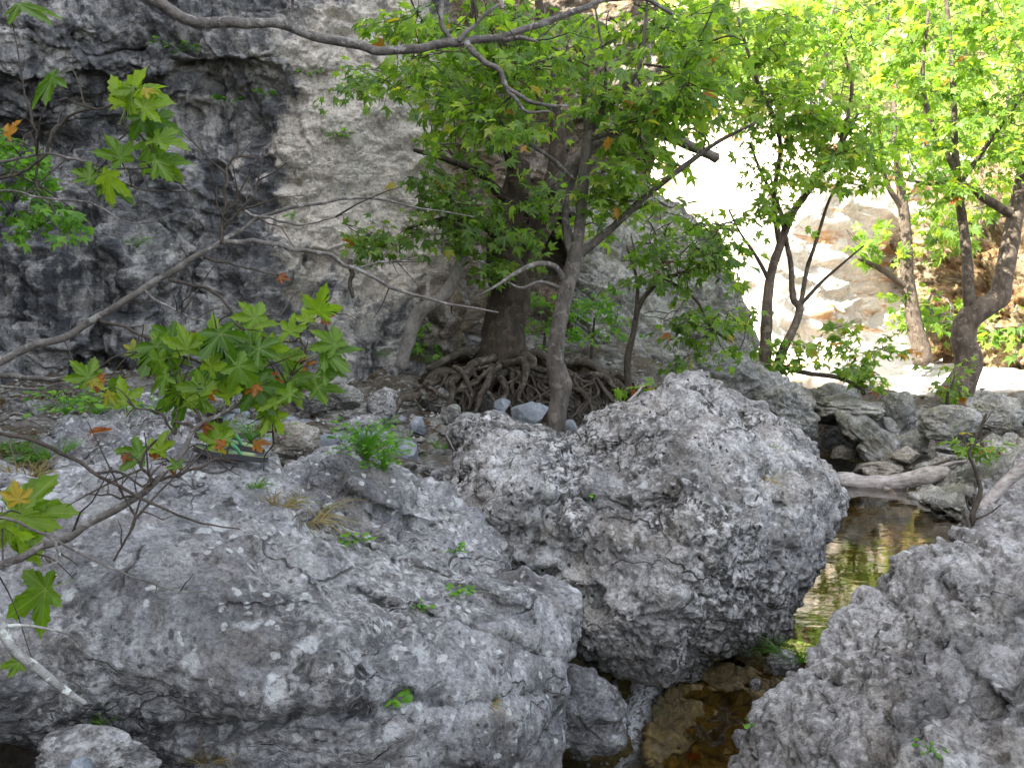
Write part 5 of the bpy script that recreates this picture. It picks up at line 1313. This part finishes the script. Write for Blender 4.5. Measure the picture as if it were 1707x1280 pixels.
NEAR = [  # px, py (leaf middle), size px, tip direction in the picture (deg, 90 = up)
 (409,505,50,120),(442,531,55,30),(487,531,38,80),(540,490,56,65),(506,516,32,110),(581,572,72,20),(536,550,56,130),(562,617,44,-10),(499,587,50,40),(360,550,66,85),(307,550,56,95),(262,546,50,140),
 (232,580,72,170),(285,614,74,-60),(382,595,70,-70),(424,640,66,-50),(337,640,60,-110),(394,632,54,60),(270,659,74,185),(446,677,66,-60),(495,666,62,-40),(562,646,56,0),(499,632,54,35),(465,715,46,-60),
 (127,606,50,125),(161,621,40,50),(202,640,50,100),(176,655,44,-140),(360,711,46,100),(367,737,44,-80),(202,749,52,160),(274,726,44,75),(330,685,34,-100),(289,767,22,120),(240,612,52,200),(300,592,50,20),(345,590,52,240),
 (420,600,56,80),(455,590,50,-20),(470,560,44,60),(395,560,48,140),(520,640,48,-20),(310,640,50,160),(430,700,42,-120),(250,640,46,-150),(380,660,50,-90),
 (56,12,56,-20),(48,146,56,-150),(229,131,62,60),(262,146,52,10),(187,146,42,160),(244,187,46,-60),(292,217,50,-20),(187,232,46,110),(300,240,50,-10),(232,262,50,-120),(296,262,50,10),(292,292,46,-40),(169,322,46,-110),(210,319,40,-20),(127,285,34,150),(270,170,44,20),(215,175,40,-100),(255,225,44,-60),(150,300,36,190),
 (100,846,92,5),(45,912,80,-60),(22,1002,72,-160),(15,930,60,-110),(60,880,50,-30),(8,1107,30,180),(20,60,0,0)]
AUT = [(150,632,30,190),(352,666,30,-80),(514,602,32,20),(465,636,30,-10),(412,647,28,200),(551,524,24,20),(326,576,26,-100),(442,736,28,10),(300,775,26,0),(259,745,26,110),(360,745,22,200),(339,719,20,-90),(217,764,18,-30),(26,206,30,60),(478,465,20,-10)]
YEL = [(26,809,34,100),(172,668,26,-120),(225,570,24,90),(375,740,24,20),(165,640,26,-30),(255,150,20,0)]
def near_leaves(lst, mat, hi=True):
    pos, tip, nr, sz = [], [], [], []
    sk = np.concatenate(t9.skel)
    for (px, py, s, a) in lst:
        if s == 0: continue
        d = 2.15 + rs.uniform(-0.12, 0.12)
        c = P(px, py, d)
        j = sk[int(np.argmin(((sk - c) ** 2).sum(1)))]
        d = 0.5 * d + 0.5 * float((j - CAM) @ FWD); c = P(px, py, d)
        S = s * d / F * (1.6 if py < 340 or px < 110 else 1.32)
        t = RGT * math.cos(math.radians(a)) + UPV * math.sin(math.radians(a)) + FWD * rs.uniform(-0.55, 0.25)
        n = -FWD * rs.uniform(0.55, 1.1) + UPV * rs.uniform(0.25, 0.9) + RGT * rs.normal() * 0.3
        t = unit(t)
        pos.append(c - t * S * 0.85); tip.append(t); nr.append(n); sz.append(S)
        # stalk twig from the wood to the leaf
        e = pos[-1]; g = sk[int(np.argmin(((sk - e) ** 2).sum(1)))]
        L_ = np.linalg.norm(e - g)
        if 0.01 < L_ < 0.35:
            p, r = resample(np.array([g, (g + e) / 2 + np.array((0, 0, 0.12 * L_)), e]), np.array((.0022, .0016, .0011)), 4)
            t9.twig(p, r, 5)
    leaf_objects(t9.root, pos, tip, nr, sz, mat, hi, rs=rs, limbs=t9.limbs)
for k in range(12):
    a = rs.uniform(0, 6.28); q = rs.random() ** .6
    x, y = 385 + 175 * q * math.cos(a), 605 + 75 * q * math.sin(a) - 0.12 * (175 * q * math.cos(a))
    NEAR.append((x, y, rs.uniform(34, 62), rs.uniform(0, 360)))
near_leaves(NEAR, 'near_leaf'); near_leaves(AUT, 'autumn'); near_leaves(YEL, 'yellow')
# short spurs and side twigs along the wood
for k in range(130):
    sk = t9.skel[1 + int(rs.integers(len(t9.skel) - 1))]
    i = int(rs.integers(2, len(sk))); b0 = sk[i]; ax = unit(sk[i] - sk[i - 2])
    dv = unit(np.cross(ax, rs.normal(size=3)) + ax * rs.uniform(0.1, 0.9) + np.array((0, 0, 0.3)))
    ln = rs.uniform(0.015, 0.11) if k % 3 else rs.uniform(0.1, 0.22)
    pts = b0 + dv * ln * np.linspace(0, 1, 4)[:, None] + rs.normal(size=(4, 3)) * ln * 0.07 * np.linspace(0, 1, 4)[:, None]
    t9.twig(pts, np.array((.0022, .0017, .0013, .0008)) * (0.7 + 3.5 * ln), 5)
t9.finish(rs, 'near_leaf', 'dark_twig', 0)

# finer foliage on the cliff side, left
s = Plant('shrub', P(-10, 330, 6.8), 'feathery green shrub hanging on the dark cliff behind the bare twigs', 'shrub')
s.limb('stem', [(-60, 300, 8.2, 5), (-20, 300, 7.6, 4), (20, 290, 7.2, 3), (60, 300, 7.1, 2)], 'dark_twig', 6, 0.1)
s.sprays([(-30, 55, 200, 260, 6.9, 7.5, 9), (0, 85, 270, 310, 6.9, 7.4, 7), (0, 120, 330, 385, 6.9, 7.4, 9)], rs, 0.10, 15, length=0.3)
s.finish(rs, 'herb', 'dark_twig', 120, autumn=0)

# ------------------------------------------------------------------ wood
def wood(name, pts, mat, label, cat, seg=12, rough=0.25, subs=(), jitter=0.4):
    p = Plant(name, P(*pts[0][:3]), label, cat)
    p.limb('stem' if name != 'driftwood_log' else 'trunk', pts, mat, seg, rough, jitter=jitter)
    for nm, sp, sm in subs: p.limb(nm, sp, sm, 8, rough)
    return p.root
wood('driftwood_log', [(1385, 801, 9.2, 13), (1410, 799, 9.15, 16), (1440, 806, 9.1, 14), (1480, 808, 9.05, 15), (1510, 800, 9.05, 14), (1545, 790, 9.0, 15), (1574, 783, 9.0, 13)], 'bleached', 'bleached grey driftwood log lying at the head of the pool', 'log', 16, 0.18,
     [('stub', [(1470, 812, 9.05, 12), (1485, 822, 8.98, 7), (1494, 833, 8.95, 3)], 'bleached'), ('splinter', [(1560, 782, 9.0, 5), (1585, 773, 8.95, 4), (1610, 768, 8.9, 2)], 'bleached'), ('splinter', [(1550, 780, 9.05, 5), (1575, 770, 9.0, 3), (1590, 764, 9.0, 1.5)], 'dark_twig')])
wood('dead_branch', [(1600, 878, 5.05, 5), (1625, 866, 5.0, 9), (1645, 838, 5.0, 9), (1675, 808, 5.0, 10), (1720, 770, 5.0, 11), (1780, 730, 5.0, 12)], 'bleached', 'bleached crooked branch propped against the sloping boulder', 'branch', 12, 0.15)
wood('dead_sapling', [(1628, 888, 4.75, 5), (1622, 858, 4.75, 5), (1634, 820, 4.75, 4), (1628, 790, 4.75, 3.4), (1616, 758, 4.75, 2.6), (1625, 740, 4.75, 2), (1650, 722, 4.75, 1.5), (1680, 705, 4.75, 0.8)], 'dark_twig', 'thin dark leafless sapling at the edge of the pool', 'sapling', 7, 0.2,
     [('branch', [(1625, 740, 4.75, 1.6), (1632, 718, 4.75, 1.2), (1655, 685, 4.75, 0.7)], 'dark_twig'), ('branch', [(1622, 858, 4.75, 2), (1612, 840, 4.75, 1.5), (1616, 828, 4.75, 0.8)], 'dark_twig'), ('branch', [(1626, 865, 4.75, 2), (1650, 855, 4.75, 1.5), (1670, 840, 4.75, 0.8)], 'dark_twig')])
wood('broken_stick', [(1008, 698, 6.0, 2.4), (1035, 680, 6.0, 3), (1062, 655, 6.0, 2.4), (1072, 640, 6.0, 1.4)], 'dry_grass' if False else 'bleached', 'pale broken forked stick behind the great boulder', 'stick', 7, 0.15, [('branch', [(1048, 668, 6.0, 2.2), (1068, 662, 6.0, 1.8), (1088, 652, 6.0, 1.2)], 'bleached')])
wood('dead_branch', [(-200, 940, 1.95, 11), (-30, 1015, 1.98, 10), (0, 1045, 2.0, 9.5), (20, 1080, 2.0, 8), (60, 1112, 2.02, 8), (100, 1145, 2.04, 7), (141, 1172, 2.06, 4)], 'lichen_twig', 'lichen crusted dead branch poking down over the slab', 'branch', 10, 0.2, [('twig', [(0, 1045, 2.0, 4), (30, 1042, 2.0, 3), (70, 1046, 2.0, 2.4), (118, 1058, 2.0, 1)], 'lichen_twig')])
for k, (lab, pts) in enumerate((('long grey dead twig lying along the undercut cliff foot', [(-60, 615, 5.6, 5), (20, 628, 5.5, 4.5), (90, 632, 5.4, 4), (140, 625, 5.4, 3), (200, 620, 5.4, 1.5)]),
                                ('second thinner twig crossing the long grey one', [(-60, 640, 5.5, 3), (10, 645, 5.4, 2.6), (70, 648, 5.4, 2), (110, 630, 5.4, 1.2)]),
                                ('dead sticks leaning by the whitish bedrock hump', [(0, 700, 5.0, 3), (30, 690, 5.0, 2.6), (80, 712, 4.9, 2), (130, 700, 4.8, 1.2)]),
                                ('thin pale root hooked over the edge of the great boulder', [(805, 692, 5.45, 2.4), (785, 697, 5.3, 2.6), (765, 704, 5.1, 2.6), (750, 708, 5.0, 2.4), (744, 722, 4.95, 2.2), (750, 738, 4.93, 1.8), (757, 752, 4.9, 1.0)]),
                                ('short stick stuck upright in the herbs by the flat stone', [(645, 798, 5.3, 3), (650, 780, 5.3, 2.6), (654, 762, 5.3, 1.5)]))):
    wood('twig', pts, 'twig', lab, 'twig', 7, 0.2, jitter=1.0)

# ------------------------------------------------------------------ small plants on the rocks
dg = bpy.context.evaluated_depsgraph_get()
dg.update()
ROCKY = ('boulder', 'stone', 'rock', 'ground', 'cliff', 'cobble', 'gravel', 'rock_outcrop')
def hit(px, py):
    """first rock or ground seen along a photo pixel"""
    d = Vector(ray(px, py)).normalized(); o = Vector(CAM)
    for _ in range(30):
        ok, loc, nr, idx, ob, mt = SC.ray_cast(dg, o, d)
        if not ok: return None, None
        if ob.name.split('.')[0] in ROCKY: return np.array(loc), np.array(nr)
        o = loc + d * 0.002
    return None, None

def blades(base, n, h, spread, rs, lean=(0, 0, 0), width=0.004):
    v, f, lr = [], [], []
    for k in range(n):
        a = rs.uniform(0, 6.28); r = spread * rs.random() ** .5
        p0 = base + np.array((math.cos(a) * r * .35, math.sin(a) * r * .35, -0.01))
        dirn = np.array((math.cos(a) * rs.uniform(.1, 1.0), math.sin(a) * rs.uniform(.1, 1.0), 1.0)) + np.array(lean) * rs.uniform(0.3, 1.4) + rs.normal(size=3) * 0.3
        hh = h * rs.uniform(.5, 1.15); sd = unit(np.cross(dirn, (math.sin(a), -math.cos(a), 0.3)))
        w = width * rs.uniform(.6, 1.2); sag = np.array((0, 0, -1)) * hh * rs.uniform(.1, .7) + np.array(lean) * hh * 0.5
        o = len(v)
        for j, t in enumerate((0, .33, .66, 1.0)):
            c = p0 + unit(dirn) * hh * t + sag * t * t
            ww = w * (1 - t * 0.92)
            v += [c - sd * ww, c + sd * ww]; lr += [k * 0.37 % 1] * 2
        for j in range(3): f.append((o + 2 * j, o + 2 * j + 1, o + 2 * j + 3, o + 2 * j + 2))
    return np.array(v), np.array(f), np.array(lr)

def grass(px, py, n, h, spread, mat, label, lean=(0, 0, 0), width=0.0026):
    p, nr = hit(px, py)
    if p is None: return
    v, f, lr = blades(p, n, h, spread, rs, lean, width)
    o = mesh_obj('grass_tuft', v, f, M[mat], loc=p, attrs={'lr': lr, 'vein': np.zeros(len(lr))})
    tag(o, label, 'grass')
grass(515, 862, 60, 0.24, 0.16, 'dry_grass', 'long straw coloured grass spilling down the crack in the slab', (0.45, -0.2, -0.5))
grass(470, 838, 50, 0.18, 0.12, 'dry_grass', 'short dry grass at the upper end of the slab crack', (0.35, -0.1, -0.3))
grass(40, 790, 130, 0.22, 0.2, 'dry_grass', 'drooping dry grass tussock beside the slab', (0.1, -0.4, -0.4))
grass(90, 760, 110, 0.16, 0.2, 'green_grass', 'green grass patch above the dry tussock', (0, -0.1, 0))
grass(20, 748, 110, 0.15, 0.2, 'green_grass', 'soft green turf at the cliff side of the slab', (0, -0.1, 0))
grass(815, 1168, 34, 0.14, 0.05, 'dry_grass', 'small withered tuft on the low ledge of the slab', (0, -0.3, -0.7), 0.003)
grass(1275, 800, 40, 0.13, 0.05, 'dry_grass', 'pale tuft growing from the face of the great boulder', (0.2, -0.2, -0.4), 0.003)
grass(1290, 745, 26, 0.06, 0.05, 'green_grass', 'tiny green tuft near the top of the great boulder', width=0.003)
grass(1330, 1100, 40, 0.26, 0.06, 'green_grass', 'slender green grass on the pale stone at the cascade lip', (-0.35, -0.1, 0), 0.003)
grass(1300, 1085, 24, 0.24, 0.05, 'green_grass', 'thin grass blades arching over the cascade', (-0.9, -0.2, -0.2), 0.003)
grass(735, 745, 60, 0.15, 0.12, 'green_grass', 'green grass clump between tangled roots and great boulder')
grass(700, 760, 40, 0.08, 0.12, 'green_grass', 'low grass beside the flat blue-grey stone')
grass(690, 600, 90, 0.28, 0.25, 'dry_grass', 'tall dry grass at the foot of the leaning trunk')
grass(640, 590, 70, 0.2, 0.25, 'green_grass', 'green grass fringe along the cliff foot')
grass(350, 1262, 60, 0.16, 0.1, 'dry_grass', 'straw and dead grass beneath the slab', (0.3, -0.2, -0.1))
grass(180, 1195, 30, 0.09, 0.1, 'green_grass', 'shaded grass growing on the black speckled stone', (0.2, -0.2, 0))
grass(640, 700, 40, 0.07, 0.12, 'green_grass', 'short grass around the knobbly rounded stone')
grass(420, 808, 60, 0.10, 0.08, 'green_grass', 'dark feathery tuft on the slab below the sandals', (0, 0, -0.2), 0.0025)

HL = leaf_shape(False, 0.2, 0.3, 0, 3)
_hm = {}
def oval(mat):
    if mat not in _hm:
        a = np.linspace(0, 2 * math.pi, 10, endpoint=False)
        v = np.concatenate([[(0, .5, 0.05)], np.stack([0.30 * np.sin(a) * (1 - .25 * np.cos(a)), .5 - .5 * np.cos(a), -0.10 * np.abs(np.sin(a)) - 0.1 * (1 - np.cos(a)) ** 2 * .3], 1)])
        f = np.array([(0, k + 1, (k + 1) % 10 + 1) for k in range(10)])
        o = mesh_obj('leaf', v, f, M[mat], attrs={'lr': np.zeros(11), 'vein': np.zeros(11)}); _hm[mat] = o.data; bpy.data.objects.remove(o)
    return _hm[mat]
def herb(px, py, n, size, spread, h, label, mat='herb', name='herb'):
    p, nr = hit(px, py)
    if p is None: return
    root = empty(name, p); tag(root, label, 'plant')
    tv, tf, off = [], [], 0
    for k in range(n):
        a = rs.uniform(0, 6.28); r = spread * rs.random() ** .5; z = h * rs.uniform(.2, 1)
        e = p + np.array((math.cos(a) * r, math.sin(a) * r, z))
        pts, rr = resample(np.array([p + (0, 0, -0.01), p + (math.cos(a) * r * .3, math.sin(a) * r * .3, z * .6), e]), np.array((.0016, .0013, .0009)), 3)
        v, f = tube_arrays(pts, rr, 4, cap=False); tv.append(v); tf.append(f[0] + off); off += len(v)
        t = unit(np.array((math.cos(a), math.sin(a), rs.uniform(-.3, .5)))); nn = np.array((0, -0.4, 1.0)) + rs.normal(size=3) * .35
        b = unit(np.cross(t, nn)); n3 = np.cross(b, t); s = size * rs.uniform(.6, 1.2)
        o = bpy.data.objects.new('leaf', oval(mat)); o.parent = root
        q = e - p
        o.matrix_local = Matrix(((b[0] * s, t[0] * s, n3[0] * s, q[0]), (b[1] * s, t[1] * s, n3[1] * s, q[1]), (b[2] * s, t[2] * s, n3[2] * s, q[2]), (0, 0, 0, 1)))
        COL.objects.link(o)
    so = mesh_obj('stems', np.concatenate(tv), np.concatenate(tf), M['herb'], root, loc=tuple(root.location), attrs={'lr': np.zeros(off), 'vein': np.zeros(off)}); so['kind'] = 'stuff'
herb(590, 905, 16, 0.032, 0.05, 0.03, 'round leaved herb at the end of the dry grass crack')
herb(757, 922, 12, 0.030, 0.04, 0.03, 'small herb under the tip of the narrow block')
herb(762, 990, 16, 0.030, 0.05, 0.025, 'dark green rosette in the crevice next to the rounded knob')
herb(700, 1014, 12, 0.028, 0.04, 0.025, 'small herb on the slab by a white lichen patch')
herb(655, 1172, 10, 0.034, 0.04, 0.025, 'bright little herb on the lower ledge of the slab')
herb(992, 832, 8, 0.035, 0.04, 0.03, 'lone seedling on the face of the great boulder')
herb(610, 765, 160, 0.024, 0.15, 0.18, 'lush green herb clump behind the narrow block')
herb(640, 785, 60, 0.028, 0.10, 0.14, 'lower part of green herbs beside the upright stick')
herb(110, 690, 40, 0.05, 0.2, 0.14, 'leafy green herbs at the foot of the dark cliff')
herb(160, 690, 40, 0.045, 0.2, 0.12, 'green herbs round the white rock knob')
herb(260, 690, 40, 0.04, 0.18, 0.10, 'mossy green herbs on top of the whitish bedrock hump')
herb(60, 770, 70, 0.028, 0.2, 0.08, 'creeping green herbs on the turf beside the slab')
herb(660, 745, 30, 0.03, 0.1, 0.1, 'green herbs in front of the upright blue-grey stone')
herb(420, 740, 40, 0.018, 0.16, 0.12, 'thin wiry green herb behind the sandals')
herb(1256, 1210, 7, 0.03, 0.03, 0.02, 'tiny herb on the edge of the rough boulder')
herb(1550, 1250, 8, 0.03, 0.04, 0.02, 'small herb low on the rough boulder')
herb(440, 165, 14, 0.10, 0.12, 0.1, 'small green plant in a crack of the upper cliff')
herb(385, 175, 14, 0.10, 0.14, 0.1, 'green plant under the cliff overhang')
herb(560, 230, 18, 0.09, 0.12, 0.1, 'drooping plant in a hole of the beige wall')
herb(500, 370, 14, 0.08, 0.12, 0.1, 'plant rooted where beige wall meets dark streaks')
herb(290, 90, 30, 0.07, 0.25, 0.1, 'yellowish hanging herbs under the cliff lip')
herb(228, 412, 30, 0.04, 0.15, 0.1, 'brownish cushion plant on top of the pale buttress')
herb(520, 130, 12, 0.09, 0.12, 0.08, 'small plant beside the bare bough on the upper cliff')

# fallen leaf by the cascade
def fallen(px, py, s, mat, label):
    p, nr = hit(px, py)
    if p is None: return
    o = bpy.data.objects.new('fallen_leaf', leaf_mesh(mat, True, 2))
    o.location = p + np.array((-s * .6, 0, 0.015)); o.scale = (s, s, s); o.rotation_euler = (0.35, 0.1, -1.2)
    COL.objects.link(o); tag(o, label, 'leaf')
fallen(1195, 1112, 0.12, 'yellow', 'yellow green fallen leaf caught at the cascade lip')
fallen(1268, 1118, 0.06, 'autumn', 'rusty red fallen leaf on the stone by the cascade')
fallen(1160, 1275, 0.10, 'autumn', 'orange fallen leaf lying in the running water')
fallen(165, 735, 0.13, 'autumn', 'curled brown leaf on the whitish bedrock hump')

# ------------------------------------------------------------------ sandals
def flat(name, color, rough=0.6, bumpy=0.0):
    g = G(name)
    return g.done(g.mix(0.35, color, g.ramp(g.noise(60, 4), [(0.3, 0.6), (0.7, 1.2)]), 'MULTIPLY'), rough)
M['sole'] = flat('black_rubber', (0.018, 0.018, 0.02), 0.7)
def footbed():
    g = G('printed_footbed')
    y = g.node('ShaderNodeSeparateXYZ', {0: g.obj}).outputs['Y']
    c = g.ramp(g.math('ADD', g.math('MULTIPLY', y, 3.4), g.math('MULTIPLY', g.noise(25, 3), 0.12)), [(0.0, (0.015, 0.016, 0.02)), (0.22, (0.02, 0.022, 0.03)), (0.27, (0.18, 0.23, 0.10)), (0.5, (0.12, 0.20, 0.11)), (0.62, (0.03, 0.04, 0.03)), (0.95, (0.04, 0.07, 0.04))])
    return g.done(c, 0.65)
M['footbed'] = footbed()
M['strap'] = flat('green_strap', (0.03, 0.15, 0.055), 0.5)
M['rim'] = flat('lime_rim', (0.20, 0.23, 0.08), 0.6)
def sandal(heel, toe, label, lift, roll):
    """sole laid between two points seen on the slab"""
    a, _ = hit(*heel); b, _ = hit(*toe)
    root = empty('sandal', (0, 0, 0)); tag(root, label, 'sandal', None)
    t = np.linspace(0, 2 * math.pi, 40, endpoint=False)
    Y = 0.135 - 0.135 * np.cos(t)
    wd = np.interp(Y / 0.27, [0, .1, .35, .7, .9, 1], [0.0, .031, .032, .047, .038, 0.0])
    X = np.sign(np.sin(t)) * wd * np.abs(np.sin(t)) ** 0.15
    def slab(sc, z0, z1, name, mat, par):
        lo = np.stack([X * sc, (Y - .135) * sc + .135, np.full(40, z0)], 1); hi_ = lo + (0, 0, z1 - z0)
        bend = lambda v: v + np.stack([0 * v[:, 0], 0 * v[:, 0], 0.9 * np.maximum(v[:, 1] - 0.18, 0) ** 2], 1)
        v = np.concatenate([bend(lo), bend(hi_), [(0, .135, z1)], [(0, .135, z0)]])
        k = np.arange(40); j = (k + 1) % 40
        return mesh_obj(name, v, [np.stack([j, k, k + 40, j + 40], 1), np.stack([j + 40, k + 40, np.full(40, 80)], 1), np.stack([k, j, np.full(40, 81)], 1)], M[mat], par, smooth=False)
    so = slab(1.0, 0.0, 0.020, 'sole', 'sole', root); slab(0.995, 0.0203, 0.0225, 'rim', 'rim', so); slab(0.96, 0.0228, 0.0245, 'footbed', 'footbed', so)
    for sx in (-1, 1):
        pts = np.array([(sx * .036, .10, .02), (sx * .034, .125, .045), (sx * .022, .165, .058), (0, .205, .045), (0, .208, .024)])
        pp, rr = resample(pts, np.array((.005, .008, .008, .006, .004)), 6)
        v, f = tube_arrays(pp, rr, 8)
        mesh_obj('strap', v, f, M['strap'], root)
    fw = unit(b - a); up = np.array((0, 0, 1.0)) + np.array((roll, 0, 0)); rt = unit(np.cross(fw, up)); up = np.cross(rt, fw)
    mx = lift
    for u in np.linspace(0, 1, 7):       # raise the sole clear of the rock under it
        for w in (-0.04, 0, 0.04):
            q = a + fw * 0.27 * u + rt * w + np.array((0, 0, 0.6))
            ok, loc, nr_, idx, ob, mt = SC.ray_cast(dg, Vector(q), Vector((0, 0, -1)))
            while ok and ob.name.split('.')[0] not in ROCKY:
                ok, loc, nr_, idx, ob, mt = SC.ray_cast(dg, loc + Vector((0, 0, -0.003)), Vector((0, 0, -1)))
            if ok and loc.z < a[2] + 0.06: mx = max(mx, loc.z - (a + fw * 0.27 * u + rt * w)[2] + lift)
    o = a + np.array((0, 0, min(mx, 0.035)))
    root.matrix_world = Matrix(((rt[0], fw[0], up[0], o[0]), (rt[1], fw[1], up[1], o[1]), (rt[2], fw[2], up[2], o[2]), (0, 0, 0, 1)))
    return root
sandal((446, 786), (322, 770), 'black rubber flip-flop with green strap, lying flat on the slab beneath the leaves', 0.002, 0.0)
sandal((440, 772), (345, 752), 'black flip-flop with green strap tilted up behind its mate', 0.02, 0.1)

# ------------------------------------------------------------------ dead leaves on the bank
def litter():
    N = 1500
    x = np.concatenate([rs.uniform(-4.5, 1.6, 1200), rs.uniform(1.5, 6, 300)]); y = np.concatenate([rs.uniform(3.6, 9.2, 1200), rs.uniform(8.5, 12, 300)])
    keep = fbm(np.column_stack([x, y, x * 0]) * 0.9, 3, seed=5) > -0.05
    x, y = x[keep], y[keep]; N = len(x)
    pos = np.column_stack([x, y, gz(x, y) + rs.uniform(0.005, 0.03, N)])
    keep = pos[:, 2] > 0.05; pos = pos[keep]; N = len(pos)
    tip = rs.normal(size=(N, 3)) * np.array((1, 1, 0.2)); nr = np.array((0, 0, 1.0)) + rs.normal(size=(N, 3)) * 0.45
    holder = empty('leaf_litter', (0, 0, 0))
    o = leaf_mass('leaf_litter', holder, pos, tip, nr, rs.uniform(0.05, 0.11, N), 'litter', rs)
    o.parent = None; bpy.data.objects.remove(holder)
    o.name = 'leaf_litter'
    tag(o, 'brown fallen leaves scattered over the gravel banks', 'leaf litter', kind='stuff')
M['litter'] = leaf_material('leaf_litter', [(0.0, (0.05, 0.028, 0.014)), (0.6, (0.13, 0.075, 0.035)), (1.0, (0.24, 0.15, 0.07))], (0.8, 0.7, 0.6), 0.8)
litter()
